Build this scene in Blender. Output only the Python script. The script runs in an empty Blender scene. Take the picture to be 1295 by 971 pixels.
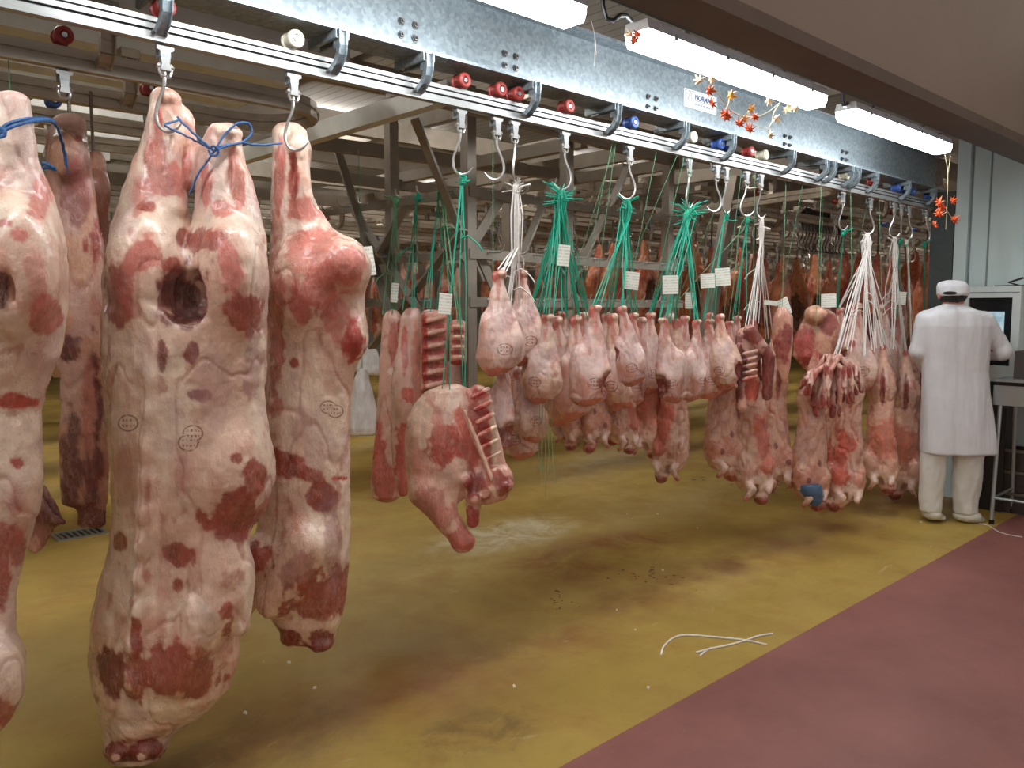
import bpy, math, random
import numpy as np
from mathutils import Vector

# ------------------------------------------------------------------ camera
scene = bpy.context.scene
col = scene.collection
W, H, F = 1295.0, 971.0, 1030.0
CX, CY = W / 2, H / 2
PITCH = math.atan((CY - 391.0) / F)
YAW = math.atan((1757.0 - CX) * math.cos(PITCH) / F)
CAM = np.array([0.0, 0.0, 1.55])
DV = np.array([math.cos(YAW) * math.cos(PITCH), math.sin(YAW) * math.cos(PITCH), -math.sin(PITCH)])
RV = np.array([math.sin(YAW), -math.cos(YAW), 0.0])
UV = np.cross(RV, DV)
DH = np.array([math.cos(YAW), math.sin(YAW), 0.0])
cam_d = bpy.data.cameras.new('camera')
cam_d.sensor_width = 36.0
cam_d.lens = 36.0 * F / W
cam_d.clip_start = 0.05
cam = bpy.data.objects.new('camera', cam_d)
col.objects.link(cam)
cam.location = CAM
cam.rotation_euler = (math.pi / 2 - PITCH, 0, YAW - math.pi / 2)
scene.camera = cam
scene.view_settings.view_transform = 'Standard'
scene.view_settings.look = 'None'
scene.view_settings.gamma = 1.0
scene.view_settings.use_curve_mapping = False
scene.view_settings.exposure = 0.0

# ------------------------------------------------------------------ world and lamp strengths
world = bpy.data.worlds.new('world')
scene.world = world
world.use_nodes = True
bg = world.node_tree.nodes['Background']
bg.inputs[0].default_value = (1.0, 0.90, 0.80, 1)
bg.inputs[1].default_value = 0.56
LAMP_FRONT = 30.0        # tubes between lintel and beam
LAMP_HALL = 46.0         # tubes in the hall


def ray(x, y):
    return DV + RV * (x - CX) / F - UV * (y - CY) / F


def on(x, y, ax, val):
    v = ray(x, y)
    t = (val - CAM[ax]) / v[ax]
    return CAM + t * v


def at_depth(x, y, dep):
    v = ray(x, y)
    return CAM + v * (dep / (v @ DH))


def s2l(c):
    c = np.array(c, dtype=float) / 255.0
    return np.where(c <= 0.04045, c / 12.92, ((c + 0.055) / 1.055) ** 2.4)


# ------------------------------------------------------------------ tagging
def tag(o, label=None, cat=None, group=None, kind=None):
    if label: o['label'] = label
    if cat: o['category'] = cat
    if group: o['group'] = group
    if kind: o['kind'] = kind
    return o


def link_mesh(name, me, mat=None, parent=None, loc=None, rotz=0.0):
    o = bpy.data.objects.new(name, me)
    col.objects.link(o)
    if mat is not None and len(me.materials) == 0:
        me.materials.append(mat)
    if parent is not None:
        o.parent = parent
    if loc is not None:
        o.location = loc
    if rotz:
        o.rotation_euler = (0, 0, rotz)
    return o


def empty(name, loc=(0, 0, 0), rotz=0.0):
    o = bpy.data.objects.new(name, None)
    o.empty_display_size = 0.1
    col.objects.link(o)
    o.location = loc
    o.rotation_euler = (0, 0, rotz)
    return o


def copy_tree(o, parent=None):
    c = o.copy()
    col.objects.link(c)
    if parent is not None:
        c.parent = parent
    for ch in list(o.children):
        copy_tree(ch, c)
    return c


class MB:
    def __init__(s):
        s.v = []; s.f = []

    def box(s, a, b):
        x0, y0, z0 = a; x1, y1, z1 = b
        n = len(s.v)
        s.v += [(x0, y0, z0), (x1, y0, z0), (x1, y1, z0), (x0, y1, z0), (x0, y0, z1), (x1, y0, z1), (x1, y1, z1), (x0, y1, z1)]
        s.f += [tuple(n + i for i in q) for q in ((3, 2, 1, 0), (4, 5, 6, 7), (0, 1, 5, 4), (1, 2, 6, 5), (2, 3, 7, 6), (3, 0, 4, 7))]
        return s

    def bar(s, a, b, w, h, up=(0, 0, 1)):
        """rectangular bar from a to b, width w (sideways) and height h (along up)"""
        a = np.array(a, float); b = np.array(b, float); d = b - a; d /= np.linalg.norm(d)
        up = np.array(up, float); sd = np.cross(d, up); sd /= np.linalg.norm(sd); u2 = np.cross(sd, d)
        n = len(s.v)
        for p in (a, b):
            for i, j in ((-1, -1), (1, -1), (1, 1), (-1, 1)):
                s.v.append(tuple(p + sd * i * w / 2 + u2 * j * h / 2))
        s.f += [tuple(n + i for i in q) for q in ((3, 2, 1, 0), (4, 5, 6, 7), (0, 1, 5, 4), (1, 2, 6, 5), (2, 3, 7, 6), (3, 0, 4, 7))]
        return s

    def tube(s, path, r, k=6, caps=True):
        P = np.array(path, float); m = len(P)
        R = np.full(m, r) if np.isscalar(r) else np.array(r, float)
        T = np.gradient(P, axis=0); T /= (np.linalg.norm(T, axis=1)[:, None] + 1e-9)
        ref = np.array([0, 0, 1.0]) if abs(T[0][2]) < 0.9 else np.array([1.0, 0, 0])
        n = len(s.v); nrm = np.cross(T[0], ref); nrm /= np.linalg.norm(nrm)
        for i in range(m):
            nrm = nrm - T[i] * (nrm @ T[i]); nrm /= (np.linalg.norm(nrm) + 1e-9)
            bn = np.cross(T[i], nrm)
            for j in range(k):
                a = 2 * math.pi * j / k
                s.v.append(tuple(P[i] + (nrm * math.cos(a) + bn * math.sin(a)) * R[i]))
        for i in range(m - 1):
            for j in range(k):
                a = n + i * k + j; b = n + i * k + (j + 1) % k
                s.f.append((a, b, b + k, a + k))
        if caps:
            s.f.append(tuple(n + j for j in range(k))[::-1])
            s.f.append(tuple(n + (m - 1) * k + j for j in range(k)))
        return s

    def lathe(s, prof, c=(0, 0, 0), axis=2, k=16):
        """prof: list of (r, h) revolved about an axis through c"""
        n = len(s.v); m = len(prof)
        for r, h in prof:
            for j in range(k):
                a = 2 * math.pi * j / k
                p = [r * math.cos(a), r * math.sin(a), h]
                if axis == 1: p = [p[0], p[2], -p[1]]
                elif axis == 0: p = [p[2], p[0], p[1]]
                s.v.append((c[0] + p[0], c[1] + p[1], c[2] + p[2]))
        for i in range(m - 1):
            for j in range(k):
                a = n + i * k + j; b = n + i * k + (j + 1) % k
                s.f.append((a, b, b + k, a + k))
        s.f.append(tuple(n + j for j in range(k))[::-1])
        s.f.append(tuple(n + (m - 1) * k + j for j in range(k)))
        return s

    def prism(s, poly, a, b, axis=1):
        """polygon poly in the plane perpendicular to axis, extruded from a to b"""
        n = len(s.v); m = len(poly)
        for h in (a, b):
            for p, q in poly:
                s.v.append((h, p, q) if axis == 0 else ((p, h, q) if axis == 1 else (p, q, h)))
        s.f.append(tuple(range(n, n + m)))
        s.f.append(tuple(range(n + m, n + 2 * m))[::-1])
        for i in range(m):
            j = (i + 1) % m
            s.f.append((n + i, n + m + i, n + m + j, n + j))
        return s

    def mesh(s, name, smooth=False, recalc=True):
        me = bpy.data.meshes.new(name)
        me.from_pydata(s.v, [], s.f)
        if recalc:
            import bmesh
            bm = bmesh.new(); bm.from_mesh(me)
            bmesh.ops.recalc_face_normals(bm, faces=bm.faces)
            bm.to_mesh(me); bm.free()
        if smooth:
            me.polygons.foreach_set('use_smooth', [True] * len(me.polygons))
            try:
                me.set_sharp_from_angle(angle=math.radians(40))
            except Exception:
                pass
        me.update()
        return me

    def build(s, name, mat, parent=None, smooth=False, loc=None, rotz=0.0):
        return link_mesh(name, s.mesh(name, smooth), mat, parent, loc, rotz)


# ------------------------------------------------------------------ noise in numpy
def _hash(ix, iy, iz, seed):
    n = (ix * 374761393 + iy * 668265263 + iz * 2147483647 + seed * 1274126177) & 0xFFFFFFFF
    n = ((n ^ (n >> 13)) * 1274126177) & 0xFFFFFFFF
    n = n ^ (n >> 16)
    return (n & 0xFFFF) / 65535.0


def vnoise(P, seed=0):
    i = np.floor(P).astype(np.int64); f = P - i; f = f * f * (3 - 2 * f)
    x, y, z = i[:, 0], i[:, 1], i[:, 2]; r = 0
    for a in (0, 1):
        wa = f[:, 0] if a else 1 - f[:, 0]
        for b in (0, 1):
            wb = f[:, 1] if b else 1 - f[:, 1]
            for c in (0, 1):
                wc = f[:, 2] if c else 1 - f[:, 2]
                r = r + wa * wb * wc * _hash(x + a, y + b, z + c, seed)
    return r * 2 - 1


def fbm(P, freq, seed=0, octv=4, gain=0.5):
    if np.isscalar(freq): freq = (freq, freq, freq)
    Q = P * np.array(freq); a = 1.0; t = 0; s = 0
    for o in range(octv):
        t = t + a * vnoise(Q + 17.3 * o, seed + o); s += a; a *= gain; Q = Q * 2.03
    return t / s


# ------------------------------------------------------------------ implicit surfaces
class Frame:
    """upright local frame at plan position (X, Y): x = rightwards across the view line, y = away, z = up.
    px() turns picture measurements into metres on the object's own upright plane."""
    def __init__(s, X, Y, z0=0.0):
        s.A = np.array([X, Y, z0]); s.rot = YAW - math.pi / 2
        s.dep = (s.A - CAM) @ DH
        s.k = s.dep / F            # metres per pixel

    def px(s, x, y, w=0.0):
        v = ray(x, y); p = CAM + v * ((s.dep + w) / (v @ DH))
        return (p - s.A) @ RV, p[2] - s.A[2]


def smin(a, b, k):
    h = np.clip(0.5 + 0.5 * (b - a) / k, 0, 1)
    return b + (a - b) * h - k * h * (1 - h)


def smax(a, b, k):
    return -smin(-a, -b, k)


class SDF:
    def __init__(s, frame=None):
        s.fr = frame; s.ops = []

    def _c(s, p):
        """(px, py, w) -> local metres if a frame is set"""
        if s.fr is None: return np.array(p, float)
        u, z = s.fr.px(p[0], p[1], p[2]); return np.array([u, p[2], z])

    def loft(s, rows, kd=0.75, k=0.03, op='u', n=2.0):
        """rows: (py, xl, xr[, depth_factor, w_offset]) in pixels (or z, xl, xr in metres)"""
        R = []
        for r in rows:
            d = r[3] if len(r) > 3 and r[3] is not None else kd
            w = r[4] if len(r) > 4 else 0.0
            if s.fr is not None:
                ul, z = s.fr.px(r[1], r[0]); ur, _ = s.fr.px(r[2], r[0])
            else:
                z, ul, ur = r[0], r[1], r[2]
            R.append((z, (ul + ur) / 2, max((ur - ul) / 2, 0.004), d, w))
        R.sort()
        s.ops.append(('loft', np.array(R), k, op, n))
        return s

    def cone(s, a, b, ra, rb, k=0.03, op='u'):
        kk = s.fr.k if s.fr is not None else 1.0
        s.ops.append(('cone', (s._c(a), s._c(b), ra * kk, rb * kk), k, op, 0)); return s

    def ell(s, c, r, k=0.03, op='u', ang=0.0):
        kk = s.fr.k if s.fr is not None else 1.0
        s.ops.append(('ell', (s._c(c), np.array(r, float) * kk, ang), k, op, 0)); return s

    def bounds(s, pad):
        lo = np.full(3, 1e9); hi = -lo
        for t, p, k, op, _ in s.ops:
            if op != 'u': continue
            if t == 'loft':
                hd = p[:, 2] * p[:, 3]
                a = np.array([(p[:, 1] - p[:, 2]).min(), (p[:, 4] - hd).min(), p[:, 0].min()])
                b = np.array([(p[:, 1] + p[:, 2]).max(), (p[:, 4] + hd).max(), p[:, 0].max()])
            elif t == 'cone':
                q = np.stack([p[0] - p[2], p[0] + p[2], p[1] - p[3], p[1] + p[3]]); a, b = q.min(0), q.max(0)
            else:
                m = p[1].max() if p[2] else p[1]
                a, b = p[0] - m, p[0] + m
            lo = np.minimum(lo, a); hi = np.maximum(hi, b)
        return lo - pad, hi + pad

    def mesh(s, h, bump=None):
        lo, hi = s.bounds(0.012 + 2 * h)
        nn = np.ceil((hi - lo) / h).astype(int) + 1
        X = (lo[0] + h * np.arange(nn[0])).astype(np.float32)[:, None, None]
        Y = (lo[1] + h * np.arange(nn[1])).astype(np.float32)[None, :, None]
        Z1 = (lo[2] + h * np.arange(nn[2])).astype(np.float32); Z = Z1[None, None, :]
        D = np.full(nn, 10.0, np.float32)
        for t, p, k, op, n in s.ops:
            if t == 'loft':
                c, hw, kd, w = (np.interp(Z1, p[:, 0], p[:, i]).astype(np.float32)[None, None, :] for i in (1, 2, 3, 4))
                hd = hw * kd
                if n == 2.0:
                    q = np.sqrt(((X - c) / hw) ** 2 + ((Y - w) / hd) ** 2)
                else:
                    q = (np.abs((X - c) / hw) ** n + np.abs((Y - w) / hd) ** n) ** (1.0 / n)
                d = (q - 1) * np.minimum(hw, hd)
                cap = np.maximum(Z - p[-1, 0], p[0, 0] - Z)
                d = smax(d, np.broadcast_to(cap, D.shape), 0.015)
            elif t == 'cone':
                a, b, ra, rb = p; ab = b - a; L = ab @ ab
                tt = np.clip(((X - a[0]) * ab[0] + (Y - a[1]) * ab[1] + (Z - a[2]) * ab[2]) / L, 0, 1)
                d = np.sqrt((X - a[0] - tt * ab[0]) ** 2 + (Y - a[1] - tt * ab[1]) ** 2 + (Z - a[2] - tt * ab[2]) ** 2) - (ra + (rb - ra) * tt)
            else:
                c, r, ang = p
                x, y, z = X - c[0], Y - c[1], Z - c[2]
                if ang:
                    ca, sa = math.cos(ang), math.sin(ang); x, z = x * ca + z * sa, z * ca - x * sa
                d = (np.sqrt((x / r[0]) ** 2 + (y / r[1]) ** 2 + (z / r[2]) ** 2) - 1) * r.min()
            d = d.astype(np.float32)
            if op == 'u': D = smin(D, d, k)
            else: D = smax(D, -d, k)
        return surface_nets(D, lo, h)


def surface_nets(D, lo, h):
    ins = D < 0
    nx, ny, nz = D.shape
    cnt = np.zeros((nx - 1, ny - 1, nz - 1), np.int8)
    for a in (0, 1):
        for b in (0, 1):
            for c in (0, 1):
                cnt += ins[a:nx - 1 + a, b:ny - 1 + b, c:nz - 1 + c]
    ci = np.argwhere((cnt > 0) & (cnt < 8))
    idx = np.full(cnt.shape, -1, np.int64)
    idx[ci[:, 0], ci[:, 1], ci[:, 2]] = np.arange(len(ci))
    acc = np.zeros((len(ci), 3)); num = np.zeros(len(ci))
    cor = [(0, 0, 0), (1, 0, 0), (0, 1, 0), (1, 1, 0), (0, 0, 1), (1, 0, 1), (0, 1, 1), (1, 1, 1)]
    val = [D[ci[:, 0] + a, ci[:, 1] + b, ci[:, 2] + c].astype(float) for a, b, c in cor]
    for i in range(8):
        for j in range(i + 1, 8):
            if sum(abs(p - q) for p, q in zip(cor[i], cor[j])) != 1: continue
            m = (val[i] < 0) != (val[j] < 0)
            t = np.where(m, val[i] / np.where(m, val[i] - val[j], 1), 0)
            for ax in range(3):
                acc[:, ax] += np.where(m, cor[i][ax] + t * (cor[j][ax] - cor[i][ax]), 0)
            num += m
    V = lo + h * (ci + acc / num[:, None])
    Q = []
    for ax in range(3):
        sl = [slice(1, -1)] * 3; sl[ax] = slice(0, -1)
        sh = list(sl); sh[ax] = slice(1, None)
        a = ins[tuple(sl)]; b = ins[tuple(sh)]
        for flip in (False, True):
            e = np.argwhere((a & ~b) if not flip else (~a & b))
            if len(e) == 0: continue
            off = np.ones(3, int); off[ax] = 0
            e = e + off
            o1, o2 = [(1, 2), (2, 0), (0, 1)][ax]
            q = []
            for d1, d2 in ((-1, -1), (0, -1), (0, 0), (-1, 0)):
                g = e.copy(); g[:, o1] += d1; g[:, o2] += d2
                q.append(idx[g[:, 0], g[:, 1], g[:, 2]])
            q = np.stack(q, 1)
            Q.append(q[:, ::-1] if flip else q)
    return V, np.concatenate(Q)


def vnormals(V, Q):
    N = np.zeros_like(V)
    n = np.cross(V[Q[:, 2]] - V[Q[:, 0]], V[Q[:, 3]] - V[Q[:, 1]])
    for i in range(4): np.add.at(N, Q[:, i], n)
    return N / (np.linalg.norm(N, axis=1)[:, None] + 1e-12)


def np_mesh(name, V, Q, C=None, stamp=None):
    me = bpy.data.meshes.new(name)
    me.vertices.add(len(V)); me.vertices.foreach_set('co', V.astype(np.float32).ravel())
    me.loops.add(len(Q) * 4); me.loops.foreach_set('vertex_index', Q.astype(np.int32).ravel())
    me.polygons.add(len(Q)); me.polygons.foreach_set('loop_start', np.arange(0, len(Q) * 4, 4, dtype=np.int32))
    me.polygons.foreach_set('use_smooth', np.ones(len(Q), bool))
    if C is not None:
        a = me.attributes.new('Col', 'FLOAT_COLOR', 'POINT')
        a.data.foreach_set('color', np.concatenate([C, np.ones((len(C), 1))], 1).astype(np.float32).ravel())
    if stamp is not None:
        a = me.attributes.new('stamp', 'FLOAT_VECTOR', 'POINT')
        a.data.foreach_set('vector', stamp.astype(np.float32).ravel())
    me.update(calc_edges=True); me.validate()
    return me

# ------------------------------------------------------------------ materials
def new_mat(name):
    m = bpy.data.materials.new(name); m.use_nodes = True
    nt = m.node_tree; b = nt.nodes['Principled BSDF']
    return m, nt, b


def N(nt, typ, **kw):
    n = nt.nodes.new(typ)
    for k, v in kw.items():
        if k.startswith('i_'):
            key = k[2:]
            n.inputs[int(key) if key.isdigit() else key].default_value = v
        else:
            setattr(n, k, v)
    return n


def rgba(c): return tuple(s2l(c)) + (1.0,)


def mixc(nt, fac, a, b, mode='MIX'):
    n = nt.nodes.new('ShaderNodeMix'); n.data_type = 'RGBA'; n.blend_type = mode
    for sock, v in ((n.inputs[0], fac), (n.inputs[6], a), (n.inputs[7], b)):
        if hasattr(v, 'is_linked') or isinstance(v, bpy.types.NodeSocket): nt.links.new(v, sock)
        else: sock.default_value = v
    return n.outputs[2]


def ramp(nt, src, stops):
    n = nt.nodes.new('ShaderNodeValToRGB')
    e = n.color_ramp.elements
    while len(e) < len(stops): e.new(0.5)
    for i, (p, c) in enumerate(stops):
        e[i].position = p; e[i].color = c if len(c) == 4 else tuple(c) + (1,)
    nt.links.new(src, n.inputs[0])
    return n.outputs[0]


def math_n(nt, op, a, b=None, c=None, clamp=False):
    n = nt.nodes.new('ShaderNodeMath'); n.operation = op; n.use_clamp = clamp
    for i, v in enumerate((a, b, c)):
        if v is None: continue
        if isinstance(v, bpy.types.NodeSocket): nt.links.new(v, n.inputs[i])
        else: n.inputs[i].default_value = v
    return n.outputs[0]


def noise(nt, scale, detail=4, rough=0.55, vec=None, dist=0.0, stretch=None, coord='Object'):
    n = nt.nodes.new('ShaderNodeTexNoise'); n.inputs['Scale'].default_value = scale
    n.inputs['Detail'].default_value = detail; n.inputs['Roughness'].default_value = rough
    n.inputs['Distortion'].default_value = dist
    if vec is None:
        t = nt.nodes.new('ShaderNodeTexCoord'); vec = t.outputs[coord]
    if stretch:
        mp = nt.nodes.new('ShaderNodeMapping'); mp.inputs['Scale'].default_value = stretch
        nt.links.new(vec, mp.inputs[0]); vec = mp.outputs[0]
    nt.links.new(vec, n.inputs['Vector'])
    return n.outputs['Fac']


def bump(nt, bsdf, h, strength=0.3, dist=0.01):
    n = nt.nodes.new('ShaderNodeBump'); n.inputs['Strength'].default_value = strength; n.inputs['Distance'].default_value = dist
    nt.links.new(h, n.inputs['Height']); nt.links.new(n.outputs[0], bsdf.inputs['Normal'])


def simple(name, c, rough=0.5, metal=0.0, var=0.12, scale=20, bmp=0.0, stretch=None, spec=0.5):
    m, nt, b = new_mat(name)
    nz = noise(nt, scale, 5, 0.6, stretch=stretch)
    lo = tuple(s2l(c) * (1 - var)) + (1,); hi = tuple(np.minimum(s2l(c) * (1 + var), 1)) + (1,)
    nt.links.new(ramp(nt, nz, [(0.3, lo), (0.7, hi)]), b.inputs['Base Color'])
    b.inputs['Roughness'].default_value = rough; b.inputs['Metallic'].default_value = metal
    b.inputs['Specular IOR Level'].default_value = spec
    if bmp: bump(nt, b, nz, bmp, 0.01)
    return m


M = {}
M['galv'], nt, b = new_mat('galvanised_steel')
tc = N(nt, 'ShaderNodeTexCoord'); vo = N(nt, 'ShaderNodeTexVoronoi', i_Scale=70.0); nt.links.new(tc.outputs['Object'], vo.inputs['Vector'])
sp = nt.nodes.new('ShaderNodeSeparateColor'); nt.links.new(vo.outputs['Color'], sp.inputs[0])
nz = noise(nt, 3.0, 6, 0.6)
fac = math_n(nt, 'ADD', math_n(nt, 'MULTIPLY', sp.outputs[0], 0.45), math_n(nt, 'MULTIPLY', nz, 0.6))
nt.links.new(ramp(nt, fac, [(0.15, rgba((110, 120, 126))), (0.85, rgba((152, 163, 169)))]), b.inputs['Base Color'])
nt.links.new(ramp(nt, sp.outputs[1], [(0.0, (0.34,) * 3), (1.0, (0.55,) * 3)]), b.inputs['Roughness'])
b.inputs['Metallic'].default_value = 0.55
bump(nt, b, fac, 0.12, 0.003)
M['alu'] = simple('brushed_aluminium', (172, 172, 170), 0.34, 0.65, 0.06, 30, stretch=(0.3, 8, 8))
M['groove'] = simple('rail_groove', (30, 28, 27), 0.7, 0.0)
M['steel'] = simple('hook_steel', (190, 188, 184), 0.28, 0.85, 0.10, 40)
M['darksteel'] = simple('dull_steel', (118, 108, 98), 0.5, 0.45, 0.18, 14)
M['oldrail'] = simple('weathered_rail', (170, 160, 146), 0.42, 0.35, 0.18, 8, stretch=(0.4, 4, 4))
M['galvpaint'] = simple('pale_galvanised_channel', (204, 206, 202), 0.45, 0.1, 0.08, 9)
M['truss'] = simple('truss_steel', (134, 124, 112), 0.5, 0.25, 0.16, 7)
M['blacksteel'] = simple('black_hook_steel', (52, 48, 46), 0.5, 0.5)
M['red_wheel'] = simple('red_wheel', (150, 52, 48), 0.45)
M['blue_wheel'] = simple('blue_wheel', (52, 82, 150), 0.4)
M['cream_wheel'] = simple('cream_wheel', (212, 206, 186), 0.45)
M['bolt'] = simple('bolt_steel', (120, 120, 120), 0.35, 0.8)
M['green'] = simple('green_string', (24, 158, 128), 0.7, 0, 0.2, 60)
M['palegreen'] = simple('pale_green_string', (96, 160, 120), 0.7, 0, 0.2, 60)
M['whitestring'] = simple('white_string', (226, 220, 214), 0.8, 0, 0.1, 60)
M['bluerope'] = simple('blue_rope', (48, 90, 140), 0.6, 0, 0.25, 120)
M['white_paint'] = simple('white_plastic', (228, 228, 224), 0.4)
M['cable'] = simple('black_cable', (26, 26, 28), 0.5)
M['coat'] = simple('white_coat_cloth', (214, 214, 218), 0.85, 0, 0.05, 10, 0.12)
M['trouser'] = simple('white_trouser_cloth', (208, 205, 198), 0.9, 0, 0.06, 12, 0.15)
M['shoe'] = simple('white_shoe', (204, 198, 186), 0.6)
M['skin'] = simple('skin', (172, 116, 92), 0.5)
M['hair'] = simple('dark_hair', (28, 24, 22), 0.6, 0, 0.3, 90, 0.3)
M['redcollar'] = simple('red_collar', (150, 40, 52), 0.8)
M['kiosk'] = simple('kiosk_shell', (196, 202, 200), 0.4, 0, 0.04)
M['black'] = simple('black_glossy', (16, 18, 22), 0.2)
M['dark'] = simple('dark_brown_plastic', (44, 38, 36), 0.6)
M['stainless'] = simple('stainless', (168, 176, 176), 0.28, 0.7, 0.06, 20, stretch=(1, 1, 12))
M['leafo'] = simple('orange_leaf', (216, 92, 46), 0.6, 0, 0.25, 60)
M['leafy'] = simple('yellow_leaf', (228, 164, 84), 0.6, 0, 0.2, 60)
M['leaf_lit'] = simple('lit_leaf', (238, 214, 176), 0.6, 0, 0.1, 60)  # leaves washed out by lamp light, the brightness put into their colour
M['vine'] = simple('pale_vine', (206, 196, 160), 0.7)
M['signtext'] = simple('sign_blue', (32, 66, 110), 0.5)
M['signgrey'] = simple('sign_grey', (120, 140, 160), 0.5)
M['fatscrap'] = simple('fat_scrap', (232, 222, 206), 0.5)
M['blood'] = simple('dried_blood', (84, 34, 18), 0.35)
M['bluebag'] = simple('blue_bag', (70, 96, 128), 0.35)
M['crate'] = simple('dark_crate', (58, 48, 44), 0.6)

# lamp
M['lamp'], nt, b = new_mat('lamp_diffuser')
b.inputs['Base Color'].default_value = (0.9, 0.9, 0.9, 1); b.inputs['Emission Color'].default_value = (0.93, 0.98, 1.0, 1)
b.inputs['Emission Strength'].default_value = LAMP_FRONT
M['lamp_hall'], nt, b = new_mat('hall_lamp_diffuser')
b.inputs['Base Color'].default_value = (0.9, 0.9, 0.9, 1); b.inputs['Emission Color'].default_value = (1.0, 0.95, 0.88, 1)
b.inputs['Emission Strength'].default_value = LAMP_HALL
M['screen'], nt, b = new_mat('lit_screen')
b.inputs['Base Color'].default_value = (0.02, 0.02, 0.02, 1); b.inputs['Emission Strength'].default_value = 0.75
nt.links.new(ramp(nt, noise(nt, 16, 2), [(0.42, rgba((150, 190, 205))), (0.6, rgba((205, 224, 232)))]), b.inputs['Emission Color'])

# paper tag with faint printing
M['tag'], nt, b = new_mat('printed_tag')
tc = N(nt, 'ShaderNodeTexCoord')
br = N(nt, 'ShaderNodeTexBrick', i_Scale=70.0); br.inputs['Mortar Size'].default_value = 0.045
nt.links.new(tc.outputs['Generated'], br.inputs['Vector'])
sx = N(nt, 'ShaderNodeSeparateXYZ'); nt.links.new(tc.outputs['Generated'], sx.inputs[0])
ln = math_n(nt, 'GREATER_THAN', math_n(nt, 'FRACT', math_n(nt, 'MULTIPLY', sx.outputs[2], 6.5)), 0.62)
wd = math_n(nt, 'GREATER_THAN', noise(nt, 9.0, 2, 0.5, tc.outputs['Generated'], stretch=(2.2, 1, 1.2)), 0.5)
mk = math_n(nt, 'MULTIPLY', ln, wd)
nt.links.new(mixc(nt, math_n(nt, 'MULTIPLY', mk, 0.42), rgba((226, 226, 214)), rgba((70, 80, 84))), b.inputs['Base Color'])
b.inputs['Roughness'].default_value = 0.6

# plastic bag
M['bag'], nt, b = new_mat('white_plastic_bag')
nt.links.new(ramp(nt, noise(nt, 14, 5, 0.6, stretch=(2, 2, 0.8)), [(0.3, rgba((210, 204, 198))), (0.7, rgba((244, 242, 238)))]), b.inputs['Base Color'])
b.inputs['Roughness'].default_value = 0.3
bump(nt, b, noise(nt, 18, 4, 0.6, stretch=(2, 2, 0.8)), 0.3, 0.01)

# meat: vertex colours carry fat / lean, nodes add mottling, veins, inspection stamp
M['meat'], nt, b = new_mat('raw_meat')
at = N(nt, 'ShaderNodeAttribute', attribute_name='Col')
n1 = noise(nt, 9, 6, 0.62); n2 = noise(nt, 34, 5, 0.6, stretch=(1.6, 1.6, 0.5)); n3 = noise(nt, 120, 3, 0.6)
n4 = noise(nt, 22, 6, 0.7, dist=1.5, stretch=(1.3, 1.3, 0.55)); n5 = noise(nt, 5, 5, 0.6, dist=0.8)
c = mixc(nt, ramp(nt, n1, [(0.48, (0, 0, 0)), (0.75, (0.34,) * 3)]), at.outputs['Color'], mixc(nt, 0.55, at.outputs['Color'], rgba((168, 84, 70))))
fib = ramp(nt, math_n(nt, 'ABSOLUTE', math_n(nt, 'SUBTRACT', n4, 0.5)), [(0.0, (0.55,) * 3), (0.035, (0, 0, 0))])
c = mixc(nt, math_n(nt, 'MULTIPLY', fib, ramp(nt, n5, [(0.4, (0, 0, 0)), (0.62, (0.8,) * 3)])), c, mixc(nt, 0.6, at.outputs['Color'], rgba((244, 222, 202))))
vein = ramp(nt, math_n(nt, 'ABSOLUTE', math_n(nt, 'SUBTRACT', noise(nt, 11, 5, 0.6, dist=2.0), 0.5)), [(0.0, (0.5,) * 3), (0.022, (0, 0, 0))])
c = mixc(nt, math_n(nt, 'MULTIPLY', vein, ramp(nt, n5, [(0.35, (0.8,) * 3), (0.55, (0, 0, 0))])), c, rgba((150, 70, 62)))
c = mixc(nt, ramp(nt, n2, [(0.52, (0, 0, 0)), (0.75, (0.42,) * 3)]), c, mixc(nt, 0.45, at.outputs['Color'], rgba((236, 208, 186))))
c = mixc(nt, ramp(nt, n3, [(0.60, (0, 0, 0)), (0.78, (0.28,) * 3)]), c, mixc(nt, 0.6, at.outputs['Color'], rgba((120, 48, 40))))
oi = N(nt, 'ShaderNodeObjectInfo')
c = mixc(nt, 1.0, c, ramp(nt, oi.outputs['Random'], [(0.0, (0.86, 0.84, 0.84)), (1.0, (1.05, 1.03, 1.03))]), 'MULTIPLY')
st = N(nt, 'ShaderNodeAttribute', attribute_name='stamp')
ss = N(nt, 'ShaderNodeSeparateXYZ'); nt.links.new(st.outputs['Vector'], ss.inputs[0])
rr = math_n(nt, 'SQRT', math_n(nt, 'ADD', math_n(nt, 'MULTIPLY', ss.outputs[0], ss.outputs[0]), math_n(nt, 'MULTIPLY', math_n(nt, 'MULTIPLY', ss.outputs[1], ss.outputs[1]), 1.5)))
ring = math_n(nt, 'MULTIPLY', math_n(nt, 'GREATER_THAN', rr, 0.82), math_n(nt, 'LESS_THAN', rr, 1.0))
rows_ = math_n(nt, 'GREATER_THAN', math_n(nt, 'FRACT', math_n(nt, 'ADD', math_n(nt, 'MULTIPLY', ss.outputs[1], 1.9), 0.25)), 0.55)
lets = math_n(nt, 'GREATER_THAN', math_n(nt, 'FRACT', math_n(nt, 'MULTIPLY', ss.outputs[0], 2.7)), 0.38)
inner = math_n(nt, 'MULTIPLY', math_n(nt, 'MULTIPLY', rows_, lets), math_n(nt, 'LESS_THAN', rr, 0.68))
mk = math_n(nt, 'MULTIPLY', math_n(nt, 'ADD', ring, inner, clamp=True), ss.outputs[2])
mk = math_n(nt, 'MULTIPLY', mk, ramp(nt, noise(nt, 60, 3), [(0.32, (0.1,) * 3), (0.52, (0.68,) * 3)]))
c = mixc(nt, mk, c, rgba((106, 54, 38)))
nt.links.new(c, b.inputs['Base Color'])
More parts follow.
